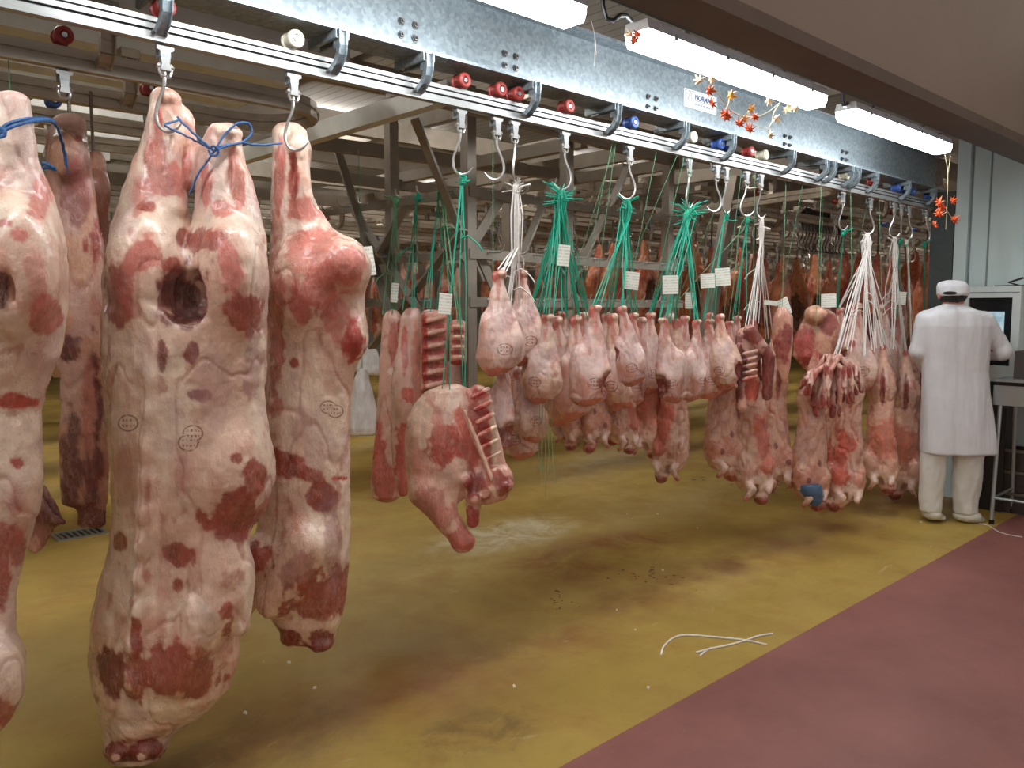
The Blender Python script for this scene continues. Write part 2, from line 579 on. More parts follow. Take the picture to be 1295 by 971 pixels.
nt.links.new(ramp(nt, n1, [(0.35, (0.22,) * 3), (0.7, (0.44,) * 3)]), b.inputs['Roughness'])
b.inputs['Specular IOR Level'].default_value = 0.45
b.inputs['Coat Weight'].default_value = 0.40; b.inputs['Coat Roughness'].default_value = 0.18
hh = math_n(nt, 'ADD', math_n(nt, 'MULTIPLY', n1, 1.0), math_n(nt, 'MULTIPLY', n2, 0.5))
hh = math_n(nt, 'ADD', math_n(nt, 'ADD', hh, math_n(nt, 'MULTIPLY', n3, 0.14)), math_n(nt, 'MULTIPLY', n4, 0.55))
bump(nt, b, hh, 0.5, 0.013)

# yellow resin floor
M['floor'], nt, b = new_mat('yellow_resin_floor')
n1 = noise(nt, 0.55, 6, 0.6); n2 = noise(nt, 2.6, 7, 0.65, dist=0.4); n3 = noise(nt, 30, 4, 0.6)
c = ramp(nt, n1, [(0.28, rgba((140, 112, 52))), (0.55, rgba((172, 144, 70))), (0.75, rgba((190, 164, 92)))])
c = mixc(nt, ramp(nt, n2, [(0.50, (0, 0, 0)), (0.74, (0.5,) * 3)]), c, rgba((150, 104, 50)))
c = mixc(nt, ramp(nt, n3, [(0.58, (0, 0, 0)), (0.75, (0.25,) * 3)]), c, rgba((96, 72, 44)))
# worn band under the front rail: brown, with pale scuffs
tc = N(nt, 'ShaderNodeTexCoord'); sx = N(nt, 'ShaderNodeSeparateXYZ'); nt.links.new(tc.outputs['Object'], sx.inputs[0])
band = math_n(nt, 'SUBTRACT', 1.0, math_n(nt, 'ABSOLUTE', math_n(nt, 'MULTIPLY', math_n(nt, 'SUBTRACT', sx.outputs[1], 2.62), 2.1)), clamp=True)
band = math_n(nt, 'MULTIPLY', band, ramp(nt, noise(nt, 1.7, 6, 0.65), [(0.38, (0.0,) * 3), (0.62, (0.9,) * 3)]))
c = mixc(nt, band, c, rgba((122, 76, 40)))
sc = ramp(nt, noise(nt, 3.4, 8, 0.72, dist=1.2, stretch=(0.6, 1.6, 1)), [(0.63, (0, 0, 0)), (0.74, (0.55,) * 3)])
c = mixc(nt, sc, c, rgba((206, 196, 160)))
def floor_mark_or_sheen(c, px, py, rx, ry, colr, amt, sc):
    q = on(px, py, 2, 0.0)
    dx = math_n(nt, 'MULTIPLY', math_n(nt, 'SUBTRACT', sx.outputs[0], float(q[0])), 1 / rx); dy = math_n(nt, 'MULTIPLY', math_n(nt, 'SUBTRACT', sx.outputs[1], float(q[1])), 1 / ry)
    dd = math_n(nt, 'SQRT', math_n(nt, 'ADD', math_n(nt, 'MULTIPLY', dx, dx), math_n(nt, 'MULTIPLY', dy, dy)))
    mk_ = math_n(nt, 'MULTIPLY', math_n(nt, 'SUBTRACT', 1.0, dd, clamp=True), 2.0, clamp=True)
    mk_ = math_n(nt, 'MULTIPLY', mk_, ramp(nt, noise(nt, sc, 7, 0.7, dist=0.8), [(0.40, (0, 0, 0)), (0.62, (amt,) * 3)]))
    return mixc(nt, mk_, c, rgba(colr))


c = floor_mark_or_sheen(c, 760, 700, 1.0, 0.45, (138, 84, 40), 0.85, 2.2)
c = floor_mark_or_sheen(c, 640, 675, 0.75, 0.40, (216, 206, 176), 0.75, 4.0)  # pale gloss reflection painted into the floor colour
c = floor_mark_or_sheen(c, 930, 560, 1.6, 0.5, (126, 78, 44), 0.7, 3.0)
c = floor_mark_or_sheen(c, 600, 925, 0.35, 0.22, (104, 80, 40), 0.7, 5.0)
c = floor_mark_or_sheen(c, 330, 940, 0.6, 0.35, (100, 78, 42), 0.6, 3.0)
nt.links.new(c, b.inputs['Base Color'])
nt.links.new(ramp(nt, n2, [(0.3, (0.34,) * 3), (0.7, (0.62,) * 3)]), b.inputs['Roughness'])
b.inputs['Specular IOR Level'].default_value = 0.35
bump(nt, b, n3, 0.06, 0.004)
# red floor of the aisle
M['redfloor'], nt, b = new_mat('oxide_red_floor')
n1 = noise(nt, 1.4, 7, 0.65); n3 = noise(nt, 60, 3, 0.6)
c = ramp(nt, n1, [(0.3, rgba((118, 68, 62))), (0.7, rgba((146, 92, 84)))])
c = mixc(nt, ramp(nt, n3, [(0.68, (0, 0, 0)), (0.76, (0.35,) * 3)]), c, rgba((186, 160, 148)))
nt.links.new(c, b.inputs['Base Color']); b.inputs['Roughness'].default_value = 0.55
bump(nt, b, n3, 0.08, 0.003)
# lintel
M['lintel'] = simple('brown_lintel_panel', (132, 112, 98), 0.5, 0, 0.05, 2.0)
M['lintel_dark'] = simple('dark_blue_trim', (52, 62, 74), 0.5, 0.1, 0.1, 5)
M['lintel_edge'] = simple('lintel_edge', (92, 74, 64), 0.6, 0, 0.14, 4)
M['panel'] = simple('pale_wall_panel', (196, 212, 212), 0.45, 0, 0.05, 1.5)
M['panelstrip'] = simple('panel_joint', (120, 132, 134), 0.5)
M['darkcol'] = simple('dark_column', (62, 70, 70), 0.6)
M['hallwall'] = simple('hall_wall_panel', (190, 186, 176), 0.6, 0, 0.06, 1.0)
# slatted ceiling
M['ceil'], nt, b = new_mat('slatted_ceiling')
tc = N(nt, 'ShaderNodeTexCoord'); sx = N(nt, 'ShaderNodeSeparateXYZ'); nt.links.new(tc.outputs['Object'], sx.inputs[0])
fr_ = math_n(nt, 'FRACT', math_n(nt, 'MULTIPLY', sx.outputs[0], 9.0))
gap = math_n(nt, 'GREATER_THAN', fr_, 0.92)
c = ramp(nt, noise(nt, 1.5, 5), [(0.3, rgba((150, 148, 142))), (0.7, rgba((178, 175, 168)))])
nt.links.new(mixc(nt, gap, c, rgba((104, 98, 90))), b.inputs['Base Color']); b.inputs['Roughness'].default_value = 0.7

# ================================================================== SETTING
EDGE_Y = 1.82
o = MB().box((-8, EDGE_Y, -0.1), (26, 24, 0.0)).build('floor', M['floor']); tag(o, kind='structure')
o = MB().box((-8, -4, -0.1), (26, EDGE_Y, 0.0)).build('floor', M['redfloor']); tag(o, kind='structure')
# lintel over the opening: front panel, underside, dark trim at the back
o = MB().box((-6, 1.60, 2.60), (12, 1.75, 4.4)).build('wall_front', M['lintel']); tag(o, kind='structure')
o = MB().box((-6, 1.585, 2.545), (12, 1.77, 2.60)).build('trim_1', M['lintel_edge']); tag(o, kind='structure')
o = MB().box((-6, 1.771, 2.552), (12, 1.80, 2.86)).build('trim_2', M['lintel_dark']); tag(o, kind='structure')
for x in ():
    p = MB().box((x, 1.592, 2.6005), (x + 0.004, 1.599, 4.39)).build('panel_joint', M['lintel_edge']); tag(p, kind='structure')
# ceilings
o = MB().box((-8, 1.8, 3.45), (26, 24, 3.6)).build('ceiling', M['ceil']); tag(o, kind='structure')
# far walls
o = MB().box((-8, 23.8, 0), (26, 24, 3.45)).build('wall_back', M['hallwall']); tag(o, kind='structure')
o = MB().box((25.8, 2.9, 0), (26, 23.8, 3.45)).build('wall_far', M['hallwall']); tag(o, kind='structure')
o = MB().box((-8, 1.9, 0), (-7.8, 23.8, 3.45)).build('wall_left', M['hallwall']); tag(o, kind='structure')
# pale panel wall that closes the opening on the right
wr = MB().box((7.22, -1.5, 0), (7.34, 2.34, 3.4)).build('wall_right', M['panel']); tag(wr, kind='structure')
o = MB().box((7.17, 2.345, 0), (7.34, 2.44, 2.96)).build('trim_3', M['panel']); tag(o, kind='structure')
for y in (2.338, 2.205):
    MB().box((7.213, y - 0.006, 0), (7.22, y + 0.006, 3.39)).build('panel_joint', M['panelstrip'], wr)
o = MB().box((7.16, 2.445, 0), (7.36, 2.62, 2.50)).build('wall_column', M['darkcol']); tag(o, 'dark steel column at the end of the front beam', 'column')

# ceiling joists of the hall
for i, y in enumerate(np.arange(3.3, 14, 1.25)):
    o = MB().box((-6, y, 2.96), (20, y + 0.09, 3.12)).build('trim_%d' % (10 + i), M['truss']); tag(o, kind='structure')
for i, x in enumerate((-3.2, -1.2, 0.6, 2.9, 4.4, 6.0, 8.0, 10.5, 13.0)):
    o = MB().box((x, 2.75, 3.14), (x + 0.08, 16, 3.26)).build('trim_%d' % (30 + i), M['truss']); tag(o, kind='structure')

# ------------------------------------------------------------------ front beam
bm_ = empty('steel_beam', (0, 0, 2.505))
tag(bm_, 'long galvanised steel I-beam above the front rail', 'beam')
m = MB().box((-3, 2.52, 0), (7.155, 2.68, 0.012)); m.box((-3, 2.52, 0.272), (7.155, 2.68, 0.287)); m.box((-3, 2.594, 0.012), (7.155, 2.606, 0.272))
m.build('beam_profile', M['galv'], bm_)
nut = MB().lathe([(0.016, 0), (0.016, -0.004), (0.011, -0.004), (0.011, -0.012), (0.005, -0.012), (0.005, -0.02)], axis=1, k=6)
nutm = nut.mesh('bolt')
for (px, py) in ((516, 38), (645, 77), (824, 130), (995, 178), (1067, 197), (230, -45)):
    c = on(px, py, 1, 2.594)
    for dx in (-0.032, 0.032):
        for dz in (-0.024, 0.024):
            link_mesh('bolt', nutm, M['bolt'], bm_, (c[0] + dx, 2.594, c[2] - 2.505 + dz))

# ------------------------------------------------------------------ rails
def rail_mesh(L, mats=True):
    """double-groove overhead rail of length L along +x, top at 0.07"""
    prof = [(-0.016, 0.0), (0.016, 0.0), (0.016, 0.026), (0.008, 0.026), (0.008, 0.034), (0.016, 0.034), (0.016, 0.049), (0.008, 0.049), (0.008, 0.056),
            (0.014, 0.056), (0.014, 0.07), (-0.014, 0.07), (-0.014, 0.056), (-0.008, 0.056), (-0.008, 0.049), (-0.016, 0.049), (-0.016, 0.034),
            (-0.008, 0.034), (-0.008, 0.026), (-0.016, 0.026)]
    return MB().prism(prof, 0, L, axis=0)


RZ, RY = 2.355, 2.60
rail = empty('overhead_rail', (-2.5, RY, RZ)); tag(rail, 'bright aluminium overhead rail under the galvanised beam', 'rail')
rail_mesh(9.6).build('rail_profile', M['alu'], rail)
m = MB(); m.box((0, -0.0095, 0.0265), (9.6, 0.0095, 0.0335)); m.box((0, -0.0095, 0.0495), (9.6, 0.0095, 0.0555))
m.build('groove', M['groove'], rail)


def bracket_parts(parent, x, mat, top=0.15, fl=1.0):
    """curved hanger: channel stub under the beam, arm sweeping down to the side of the rail"""
    m = MB()
    for s in (-1, 1):
        m.bar((x + s * 0.012, -0.07, top - 0.002), (x + s * 0.012, -0.066, 0.09), 0.004, 0.03, (0, 1, 0))
    path = [(-0.080, top), (-0.080, 0.10), (-0.074, 0.07), (-0.055, 0.045), (-0.030, 0.030), (-0.017, 0.022)]
    for (a, b) in zip(path[:-1], path[1:]):
        m.bar((x, a[0], a[1]), (x, b[0], b[1]), 0.026, 0.010, (0, 1, 0.3))
    for s in (-1, 1):
        for (a, b) in zip(path[:-1], path[1:]):
            m.bar((x + s * 0.014, a[0] - 0.006, a[1]), (x + s * 0.014, b[0] - 0.006, b[1]), 0.004, 0.022, (0, 1, 0.3))
    arm = m.build('hanger_bracket', mat, parent)
    m = MB()   # channel stub along y under the beam
    y0, y1 = -0.09, 0.10
    m.box((x - 0.026, y0, top - 0.004), (x + 0.026, y1, top))
    for s in (-1, 1):
        m.box((x + s * 0.024 - 0.002, y0, top - 0.030), (x + s * 0.024 + 0.002, y1, top - 0.004))
        m.box((x + s * 0.019 - 0.005, y0, top - 0.032), (x + s * 0.019 + 0.005, y1, top - 0.028))
    m.build('channel_stub', mat, arm)
    for s in (-1, 1):
        MB().lathe([(0.007, 0), (0.007, -0.012), (0.004, -0.012), (0.004, -0.018)], (x + s * 0.018, -0.016, 0.022), axis=1, k=8).build('bolt', M['bolt'], arm)


for px, py in ((208, 30), (428, 75), (537, 100), (673, 135), (776, 160), (862, 180), (922, 195), (998, 212), (1040, 222), (1050, 224), (1074, 229), (1081, 231), (1104, 236), (1145, 245), (1178, 252)):
    c = on(px, py, 1, 2.54)
    bracket_parts(rail, c[0] + 2.5, M['galv'])

# rails behind, along x then curving towards the cross channel; others along y
def curve_rail(name, pts, label, mat, brackets=(), group=None):
    """rail that follows pts (x, y) at rail height"""
    r = empty(name, (pts[0][0], pts[0][1], RZ)); tag(r, label, 'rail', group)
    P = np.array(pts, float) - np.array(pts[0])
    prof = [(-0.016, 0.0), (0.016, 0.0), (0.016, 0.027), (0.009, 0.030), (0.009, 0.036), (0.016, 0.039), (0.016, 0.07), (-0.016, 0.07), (-0.016, 0.039), (-0.009, 0.036), (-0.009, 0.030), (-0.016, 0.027)]
    T = np.gradient(P, axis=0); T /= np.linalg.norm(T, axis=1)[:, None]; Nn = np.stack([-T[:, 1], T[:, 0]], 1)
    m = MB(); k = len(prof)
    for i in range(len(P)):
        for (a, z) in prof:
            q = P[i] + Nn[i] * a; m.v.append((q[0], q[1], z))
    for i in range(len(P) - 1):
        for j in range(k):
            a = i * k + j; b = i * k + (j + 1) % k
            m.f.append((a, b, b + k, a + k))
    m.f.append(tuple(range(k))[::-1]); m.f.append(tuple((len(P) - 1) * k + j for j in range(k)))
    m.build('rail_profile', mat, r)
    return r


brm = None
def back_bracket(parent, x, y, rz=0.0):
    """simple hanger of a back rail: shared mesh"""
    global brm
    if brm is None:
        m = MB(); path = [(-0.075, 0.22), (-0.075, 0.10), (-0.066, 0.06), (-0.04, 0.035), (-0.014, 0.024)]
        for (a, b) in zip(path[:-1], path[1:]): m.bar((0, a[0], a[1]), (0, b[0], b[1]), 0.048, 0.012, (0, 1, 0.3)); m.bar((0.022, a[0] - 0.008, a[1]), (0.022, b[0] - 0.008, b[1]), 0.005, 0.03, (0, 1, 0.3)); m.bar((-0.022, a[0] - 0.008, a[1]), (-0.022, b[0] - 0.008, b[1]), 0.005, 0.03, (0, 1, 0.3))
        m.box((-0.036, -0.10, 0.19), (0.036, 0.09, 0.225))
        m.lathe([(0.008, 0), (0.008, -0.014)], (0.012, -0.016, 0.022), axis=1, k=6)
        brm = m.mesh('hanger_bracket')
    link_mesh('hanger_bracket', brm, M['oldrail'], parent, (x, y, 0), rz)


def beam_over(name, a, b, label, z=2.58, h=0.10, w=0.05, group='beams carrying the back rails'):
    o = MB().box((0, 0, 0), (max(b[0] - a[0], w), max(b[1] - a[1], w), h)).build(name, M['galvpaint' if w > 0.1 else 'truss'], loc=(a[0], a[1], z)); tag(o, label, 'beam', group)


# left block: rails parallel to the front rail, the first two joined by a bend
def arc(c, r, a0, a1, n=10):
    return [(c[0] + r * math.cos(t), c[1] + r * math.sin(t)) for t in np.linspace(a0, a1, n)]


ys = [3.09, 3.57, 4.06, 4.55, 5.05, 5.6, 6.2]
for i, y in enumerate(ys):
    if i == 0: pts = [(-4, y)] + [(x, y) for x in (0, 1.5)] + arc((1.62, y + 0.24), 0.24, -math.pi / 2, math.pi / 2, 12) + [(1.45, y + 0.48)]
    elif i == 1: pts = [(-4, y), (0, y), (1.45, y)]
    elif i == 2: pts = [(-4, y)] + [(x, y) for x in (0, 1.3)] + arc((1.42, y + 0.245), 0.245, -math.pi / 2, math.pi / 2, 12) + [(1.2, y + 0.49)]
    else: pts = [(-4, y), (0, y), (1.17, y)]
    nm = ['first', 'second', 'third', 'fourth', 'fifth', 'sixth', 'seventh'][i]
    r = curve_rail('overhead_rail', pts, 'weathered back rail, %s behind the bright front rail on the side of the veal carcasses' % nm, M['oldrail'])
    for x in np.arange(-3.4 + 0.23 * i, 1.3, 0.62):
        back_bracket(r, x + 4, 0)
    beam_over('rail_beam', (-4, y - 0.06), (1.9, y + 0.06), 'weathered steel channel carrying a back rail beside the veal carcasses', 2.58, 0.11, 0.12, 'channels over the veal carcass rails')

# right block: long rails deep in the hall and two branch rails along y
rn = ['fourth', 'fifth', 'sixth', 'seventh', 'eighth', 'ninth', 'tenth', 'eleventh', 'twelfth', 'thirteenth', 'fourteenth', 'fifteenth', 'sixteenth']
RB = []
for i, y in enumerate([3.25, 3.75, 4.3, 4.85, 5.12, 5.4, 5.7, 6.0, 6.3, 6.6, 6.95, 7.3, 7.65, 8.0, 8.4, 8.8, 9.25, 9.7, 10.2, 10.7, 11.3, 12.0]):
    x0 = 6.4 if y < 4.8 else 4.9
    if y > 7.1: x0 = -4.0
    r = curve_rail('overhead_rail', [(x0, y), (18, y)], 'weathered overhead rail deep in the hall above the hanging beef', M['oldrail'], group='rails deep in the hall')
    RB.append((x0, y))
    for x in np.arange(x0 + 0.3, 14, 0.9): back_bracket(r, x - x0, 0)
    if True:
        beam_over('rail_beam', (x0, y - 0.03), (18, y + 0.03), 'weathered steel channel over the rails deep in the hall', 2.58, 0.10, 0.06, 'channels deep in the hall')
for x in (6.9, 8.1, 9.6, 11.5):
    beam_over('rail_beam', (x, 2.9), (x + 0.06, 13), 'weathered steel channel crossing the rails deep in the hall', 2.69, 0.12, 0.06, 'cross channels deep in the hall')
br1 = curve_rail('branch_rail', arc((5.42, 2.95), 0.3, -math.pi / 2, 0, 8) + [(5.74, 3.2), (5.94, 3.92), (6.22, 4.72)], 'tan branch rail leaving the front rail towards the hanging beef', M['oldrail'])
for (x, y) in ((5.78, 3.35), (5.97, 4.0), (6.18, 4.6)):
    back_bracket(br1, x - 5.42, y - 2.65, math.pi / 2 - 0.3)
br2 = curve_rail('branch_rail', [(4.62, 3.6), (4.68, 4.2), (4.72, 4.75)], 'tan branch rail behind the green string bundles', M['oldrail'])
for y in (3.8, 4.2, 4.6): back_bracket(br2, 0.05, y - 3.6, math.pi / 2)
beam_over('rail_beam', (4.6, 3.4), (4.66, 8.5), 'steel channel above the branch rail behind the green strings', 2.60, 0.10, 0.06, None)
beam_over('rail_beam', (5.9, 3.2), (5.96, 8.5), 'steel channel above the tan branch rail near the column', 2.62, 0.10, 0.06, None)

# ------------------------------------------------------------------ cross channel and hook rack
cc = empty('cross_channel', (2.15, 2.70, 2.405)); tag(cc, 'galvanised cross channel running back from the front beam', 'beam')
m = MB().box((0, 0, 0), (0.008, 3.4, 0.085)); m.box((0.008, 0, 0), (0.06, 3.4, 0.008)); m.box((0.008, 0, 0.077), (0.06, 3.4, 0.085)); m.build('channel', M['galvpaint'], cc)
for y in (0.35, 1.15, 2.0): MB().box((-0.006, y, 0.085), (0.07, y + 0.08, 0.16)).build('cleat', M['darksteel'], cc)

rack = empty('hook_rack', (2.60, 3.10, 0)); tag(rack, 'grey steel lattice rack with three rows of hooks behind the forequarter', 'rack')
LV = (2.12, 1.82, 1.585)


def P_(name, a, b, w=0.05, h=0.05, up=(0, 0, 1), parent=rack, mat='truss'):
    return MB().bar(a, b, w, h, up).build(name, M[mat], parent)


for (x, y) in ((0, 0.0), (-0.02, 0.62), (-0.1, 1.5), (0.75, 0.05), (1.75, 0.1)):
    P_('post', (x, y, 1.12), (x, y, 2.62 if x < 0.5 else 2.5), 0.055, 0.055, (0, 1, 0))
for z in LV:
    P_('hook_bar', (-0.12, 1.9, z), (0.0, -0.02, z), 0.012, 0.048)
    P_('hook_bar', (-0.02, -0.03, z), (1.9, 0.08, z), 0.012, 0.048)
# lattice bars; the long ones rise to the cross channel
def lat(a, b):
    return P_('lattice_bar', a, b, 0.012, 0.052, (1, 0, 0) if abs(a[0] - b[0]) < 0.3 else (0, 1, 0))


RO = np.array([2.60, 3.10, 0.0])
for (q0, q1, ax, val) in (((524, 150), (608, 356), 1, 3.12), ((420, 168), (500, 420), 0, 2.50), ((512, 262), (440, 395), 0, 2.52), ((586, 290), (470, 440), 0, 2.54), ((450, 270), (560, 440), 0, 2.53), ((640, 240), (585, 330), 1, 3.10), ((700, 226), (628, 400), 1, 3.12), ((596, 300), (650, 420), 1, 3.11), ((794, 212), (704, 395), 1, 3.16), ((700, 330), (760, 430), 1, 3.15)):
    lat(on(*q0, ax, val) - RO, on(*q1, ax, val) - RO)
for (a, b) in (((-0.40, -0.3, 2.44), (1.9, 0.1, 2.50)), ((-0.40, 0.9, 2.44), (1.9, 0.95, 2.50)), ((-0.1, 1.6, 2.40), (1.9, 1.7, 2.42))):
    P_('top_bar', a, b, 0.05, 0.07)
P_('top_bar', (0.78, -0.05, 2.46), (0.78, 1.8, 2.46), 0.05, 0.07); P_('top_bar', (1.75, 0.0, 2.47), (1.75, 1.9, 2.47), 0.05, 0.07)
m = MB()
hp = [(0, 0, 0.0), (0, -0.05, -0.005), (0, -0.075, -0.003), (0, -0.092, 0.012), (0, -0.098, 0.035)]
m.tube(hp, 0.0045, 6); m.lathe([(0.008, 0), (0.008, -0.006)], (0, 0.003, 0), 1, 8)
hm = m.mesh('rack_hook', True)
for z in LV:
    for y in np.arange(0.12, 1.9, 0.17):
        link_mesh('rack_hook', hm, M['steel'], rack, (-0.006 - 0.062 * y, y, z + 0.012), -math.pi / 2 + 0.25)
    for x in np.arange(0.1, 1.88, 0.17):
        link_mesh('rack_hook', hm, M['steel'], rack, (x, -0.035 + 0.05 * x, z + 0.012), 0.25)

# further lattice frames deeper
for i, (x, y, lean) in enumerate(((4.63, 5.0, 0.0), (5.93, 3.7, -0.26))):
    o = MB().bar((lean, -lean * 0.6, 0.95), (0, 0, 2.61 + 0.01 * (lean < 0)), 0.09, 0.09, (0, 1, 0)).build('steel_post', M['truss'], loc=(x, y, 0))
    tag(o, ['upright steel drop post hanging behind the lamb legs', 'leaning steel drop post beside the tan branch rail'][i], 'post')

# ------------------------------------------------------------------ lamps
def tube_lamp(x0, x1, y, z, label, mat, clips=True, group=None):
    r = empty('tube_light', (x0, y, z)); tag(r, label, 'light', group)
    L = x1 - x0
    MB().prism([(-0.05, 0.0), (0.05, 0.0), (0.062, 0.03), (0.062, 0.055), (-0.062, 0.055), (-0.062, 0.03)], 0.01, L - 0.01, axis=0).build('diffuser', mat, r)
    MB().prism([(-0.064, 0.055), (0.064, 0.055), (0.055, 0.095), (-0.055, 0.095)], 0, L, axis=0).build('housing', M['white_paint'], r)
    if clips:
        for cx_ in np.linspace(0.18, L - 0.18, 4):
            MB().box((cx_ - 0.012, -0.068, 0.044), (cx_ + 0.012, 0.068, 0.066)).build('clip', M['steel'], r)
        for cx_ in (0.35, L - 0.35):
            MB().box((cx_ - 0.01, -0.004, 0.095), (cx_ + 0.01, 0.004, 0.84 if z + 0.84 < 3.45 else 3.449 - z)).build('hanger_rod', M['darksteel'], r)
    return r


tube_lamp(2.69, 4.22, 2.15, 2.612, 'glowing tube light behind the orange leaf garland', M['lamp'])
tube_lamp(4.56, 6.02, 2.15, 2.605, 'glowing tube light near the pale panel wall', M['lamp'])
tube_lamp(0.80, 2.33, 2.15, 2.605, 'glowing tube light with a metal clip at the top of the beam', M['lamp'])
tube_lamp(-1.05, 0.45, 2.15, 2.605, 'glowing tube light above the veal carcasses', M['lamp'])
for y in (4.7, 7.2, 10.0, 13.5):
    for x in (-3.5, 0.2, 3.9, 7.6, 11.3, 15.0):
        tube_lamp(x, x + 1.5, y, 3.355, 'small glowing tube light on the hall ceiling', M['lamp_hall'], False, 'ceiling tube lights of the hall')

m = MB(); m.tube([(2.44, 2.12, 2.86), (2.45, 2.12, 2.70), (2.47, 2.12, 2.66), (2.51, 2.12, 2.66), (2.55, 2.12, 2.69), (2.60, 2.13, 2.705), (2.66, 2.15, 2.702)], 0.009, 8)
tag(m.build('power_cable', M['cable'], smooth=True), 'black cable looping into the tube light by the leaf garland', 'cable')
m = MB(); m.tube([(4.44, 2.12, 2.86), (4.45, 2.12, 2.70), (4.465, 2.12, 2.665), (4.49, 2.12, 2.665), (4.53, 2.13, 2.69), (4.60, 2.15, 2.702)], 0.009, 8)
tag(m.build('power_cable', M['cable'], smooth=True), 'black cable looping into the tube light near the panel wall', 'cable')

# ------------------------------------------------------------------ roller hooks on the rails
TR = {}
def trolley_meshes():
    m = MB()   # carriage: yoke behind the rail, flange below
    m.box((-0.016, 0.020, -0.035), (0.016, 0.028, 0.100)); m.box((-0.016, -0.012, -0.042), (0.016, 0.028, -0.034)); m.box((-0.012, -0.004, 0.088), (0.012, 0.03, 0.100))
    TR['carriage'] = m.mesh('carriage')
    m = MB(); m.lathe([(0.012, -0.030), (0.015, -0.036), (0.024, -0.038), (0.029, -0.035), (0.031, -0.028), (0.030, -0.020), (0.026, -0.016), (0.025, 0.012), (0.030, 0.016), (0.030, 0.022), (0.010, 0.024)], (0, 0, 0.102), 1, 24)
    TR['wheel'] = m.mesh('wheel', True)
    m = MB(); m.lathe([(0.0085, -0.037), (0.0095, -0.034), (0.0095, -0.029)], (0, 0, 0.102), 1, 12)
    TR['hub'] = m.mesh('hub', True)
    m = MB()   # T-shaped clevis plate
    m.prism([(-0.026, -0.010), (0.026, -0.010), (0.026, -0.020), (0.016, -0.024), (0.012, -0.062), (0.016, -0.080), (-0.016, -0.080), (-0.012, -0.062), (-0.016, -0.024), (-0.026, -0.020)], -0.012, 0.004, axis=1)
    TR['clevis'] = m.mesh('clevis')
    m = MB()   # U shackle and cross pin
    m.tube([(-0.017, -0.004, -0.060), (-0.018, -0.004, -0.085), (-0.014, -0.004, -0.097), (0.014, -0.004, -0.097), (0.018, -0.004, -0.085), (0.017, -0.004, -0.060)], 0.005, 6)
    m.tube([(-0.026, -0.004, -0.070), (0.026, -0.004, -0.070)], 0.0065, 8)
    TR['shackle'] = m.mesh('shackle', True)
    m = MB()   # S-shaped hook
    t = np.linspace(0, 1, 28); pth = []
    key = np.array([(0, -0.085), (0.0, -0.115), (-0.004, -0.135), (-0.018, -0.165), (-0.029, -0.195), (-0.032, -0.222), (-0.024, -0.246), (-0.006, -0.262), (0.016, -0.264), (0.036, -0.252), (0.050, -0.234)])
    d = np.linspace(0, 1, len(key)); xs = np.interp(t, d, key[:, 0]); zs = np.interp(t, d, key[:, 1])
    for it in range(2):
        xs[1:-1] = (xs[:-2] + 2 * xs[1:-1] + xs[2:]) / 4; zs[1:-1] = (zs[:-2] + 2 * zs[1:-1] + zs[2:]) / 4
    r = np.where(t > 0.85, 0.0052 * (1 - (t - 0.85) / 0.15 * 0.7), 0.0055)
    m.tube(np.stack([xs, np.full_like(xs, -0.004), zs], 1), r, 8)
    TR['hook'] = m.mesh('hook', True)


trolley_meshes()


def trolley(X, Y, wheel, label, hook_rot=0.0, mirror=False, mat='galv', group=None, hook=True, rz=0.0, hz=1.0, cat='hook'):
    r = empty('roller_hook', (X, Y, RZ), rz); tag(r, label, cat, group)
    link_mesh('carriage', TR['carriage'], M['galv'], r)
    w = bpy.data.objects.new('wheel', TR['wheel']); col.objects.link(w); w.parent = r
    if len(TR['wheel'].materials) == 0: TR['wheel'].materials.append(M['red_wheel'])
    w.material_slots[0].link = 'OBJECT'; w.material_slots[0].material = M[wheel]
    h = link_mesh('hub', TR['hub'], M['steel']); h.parent = w
    link_mesh('clevis', TR['clevis'], M['alu'], r)
    link_mesh('shackle', TR['shackle'], M['steel'], r)
    if hook:
        h = link_mesh('hook', TR['hook'], M['steel'], r, rotz=hook_rot)
        if mirror: h.scale = (-1, 1, 1)
        h.scale[2] = hz
    return r


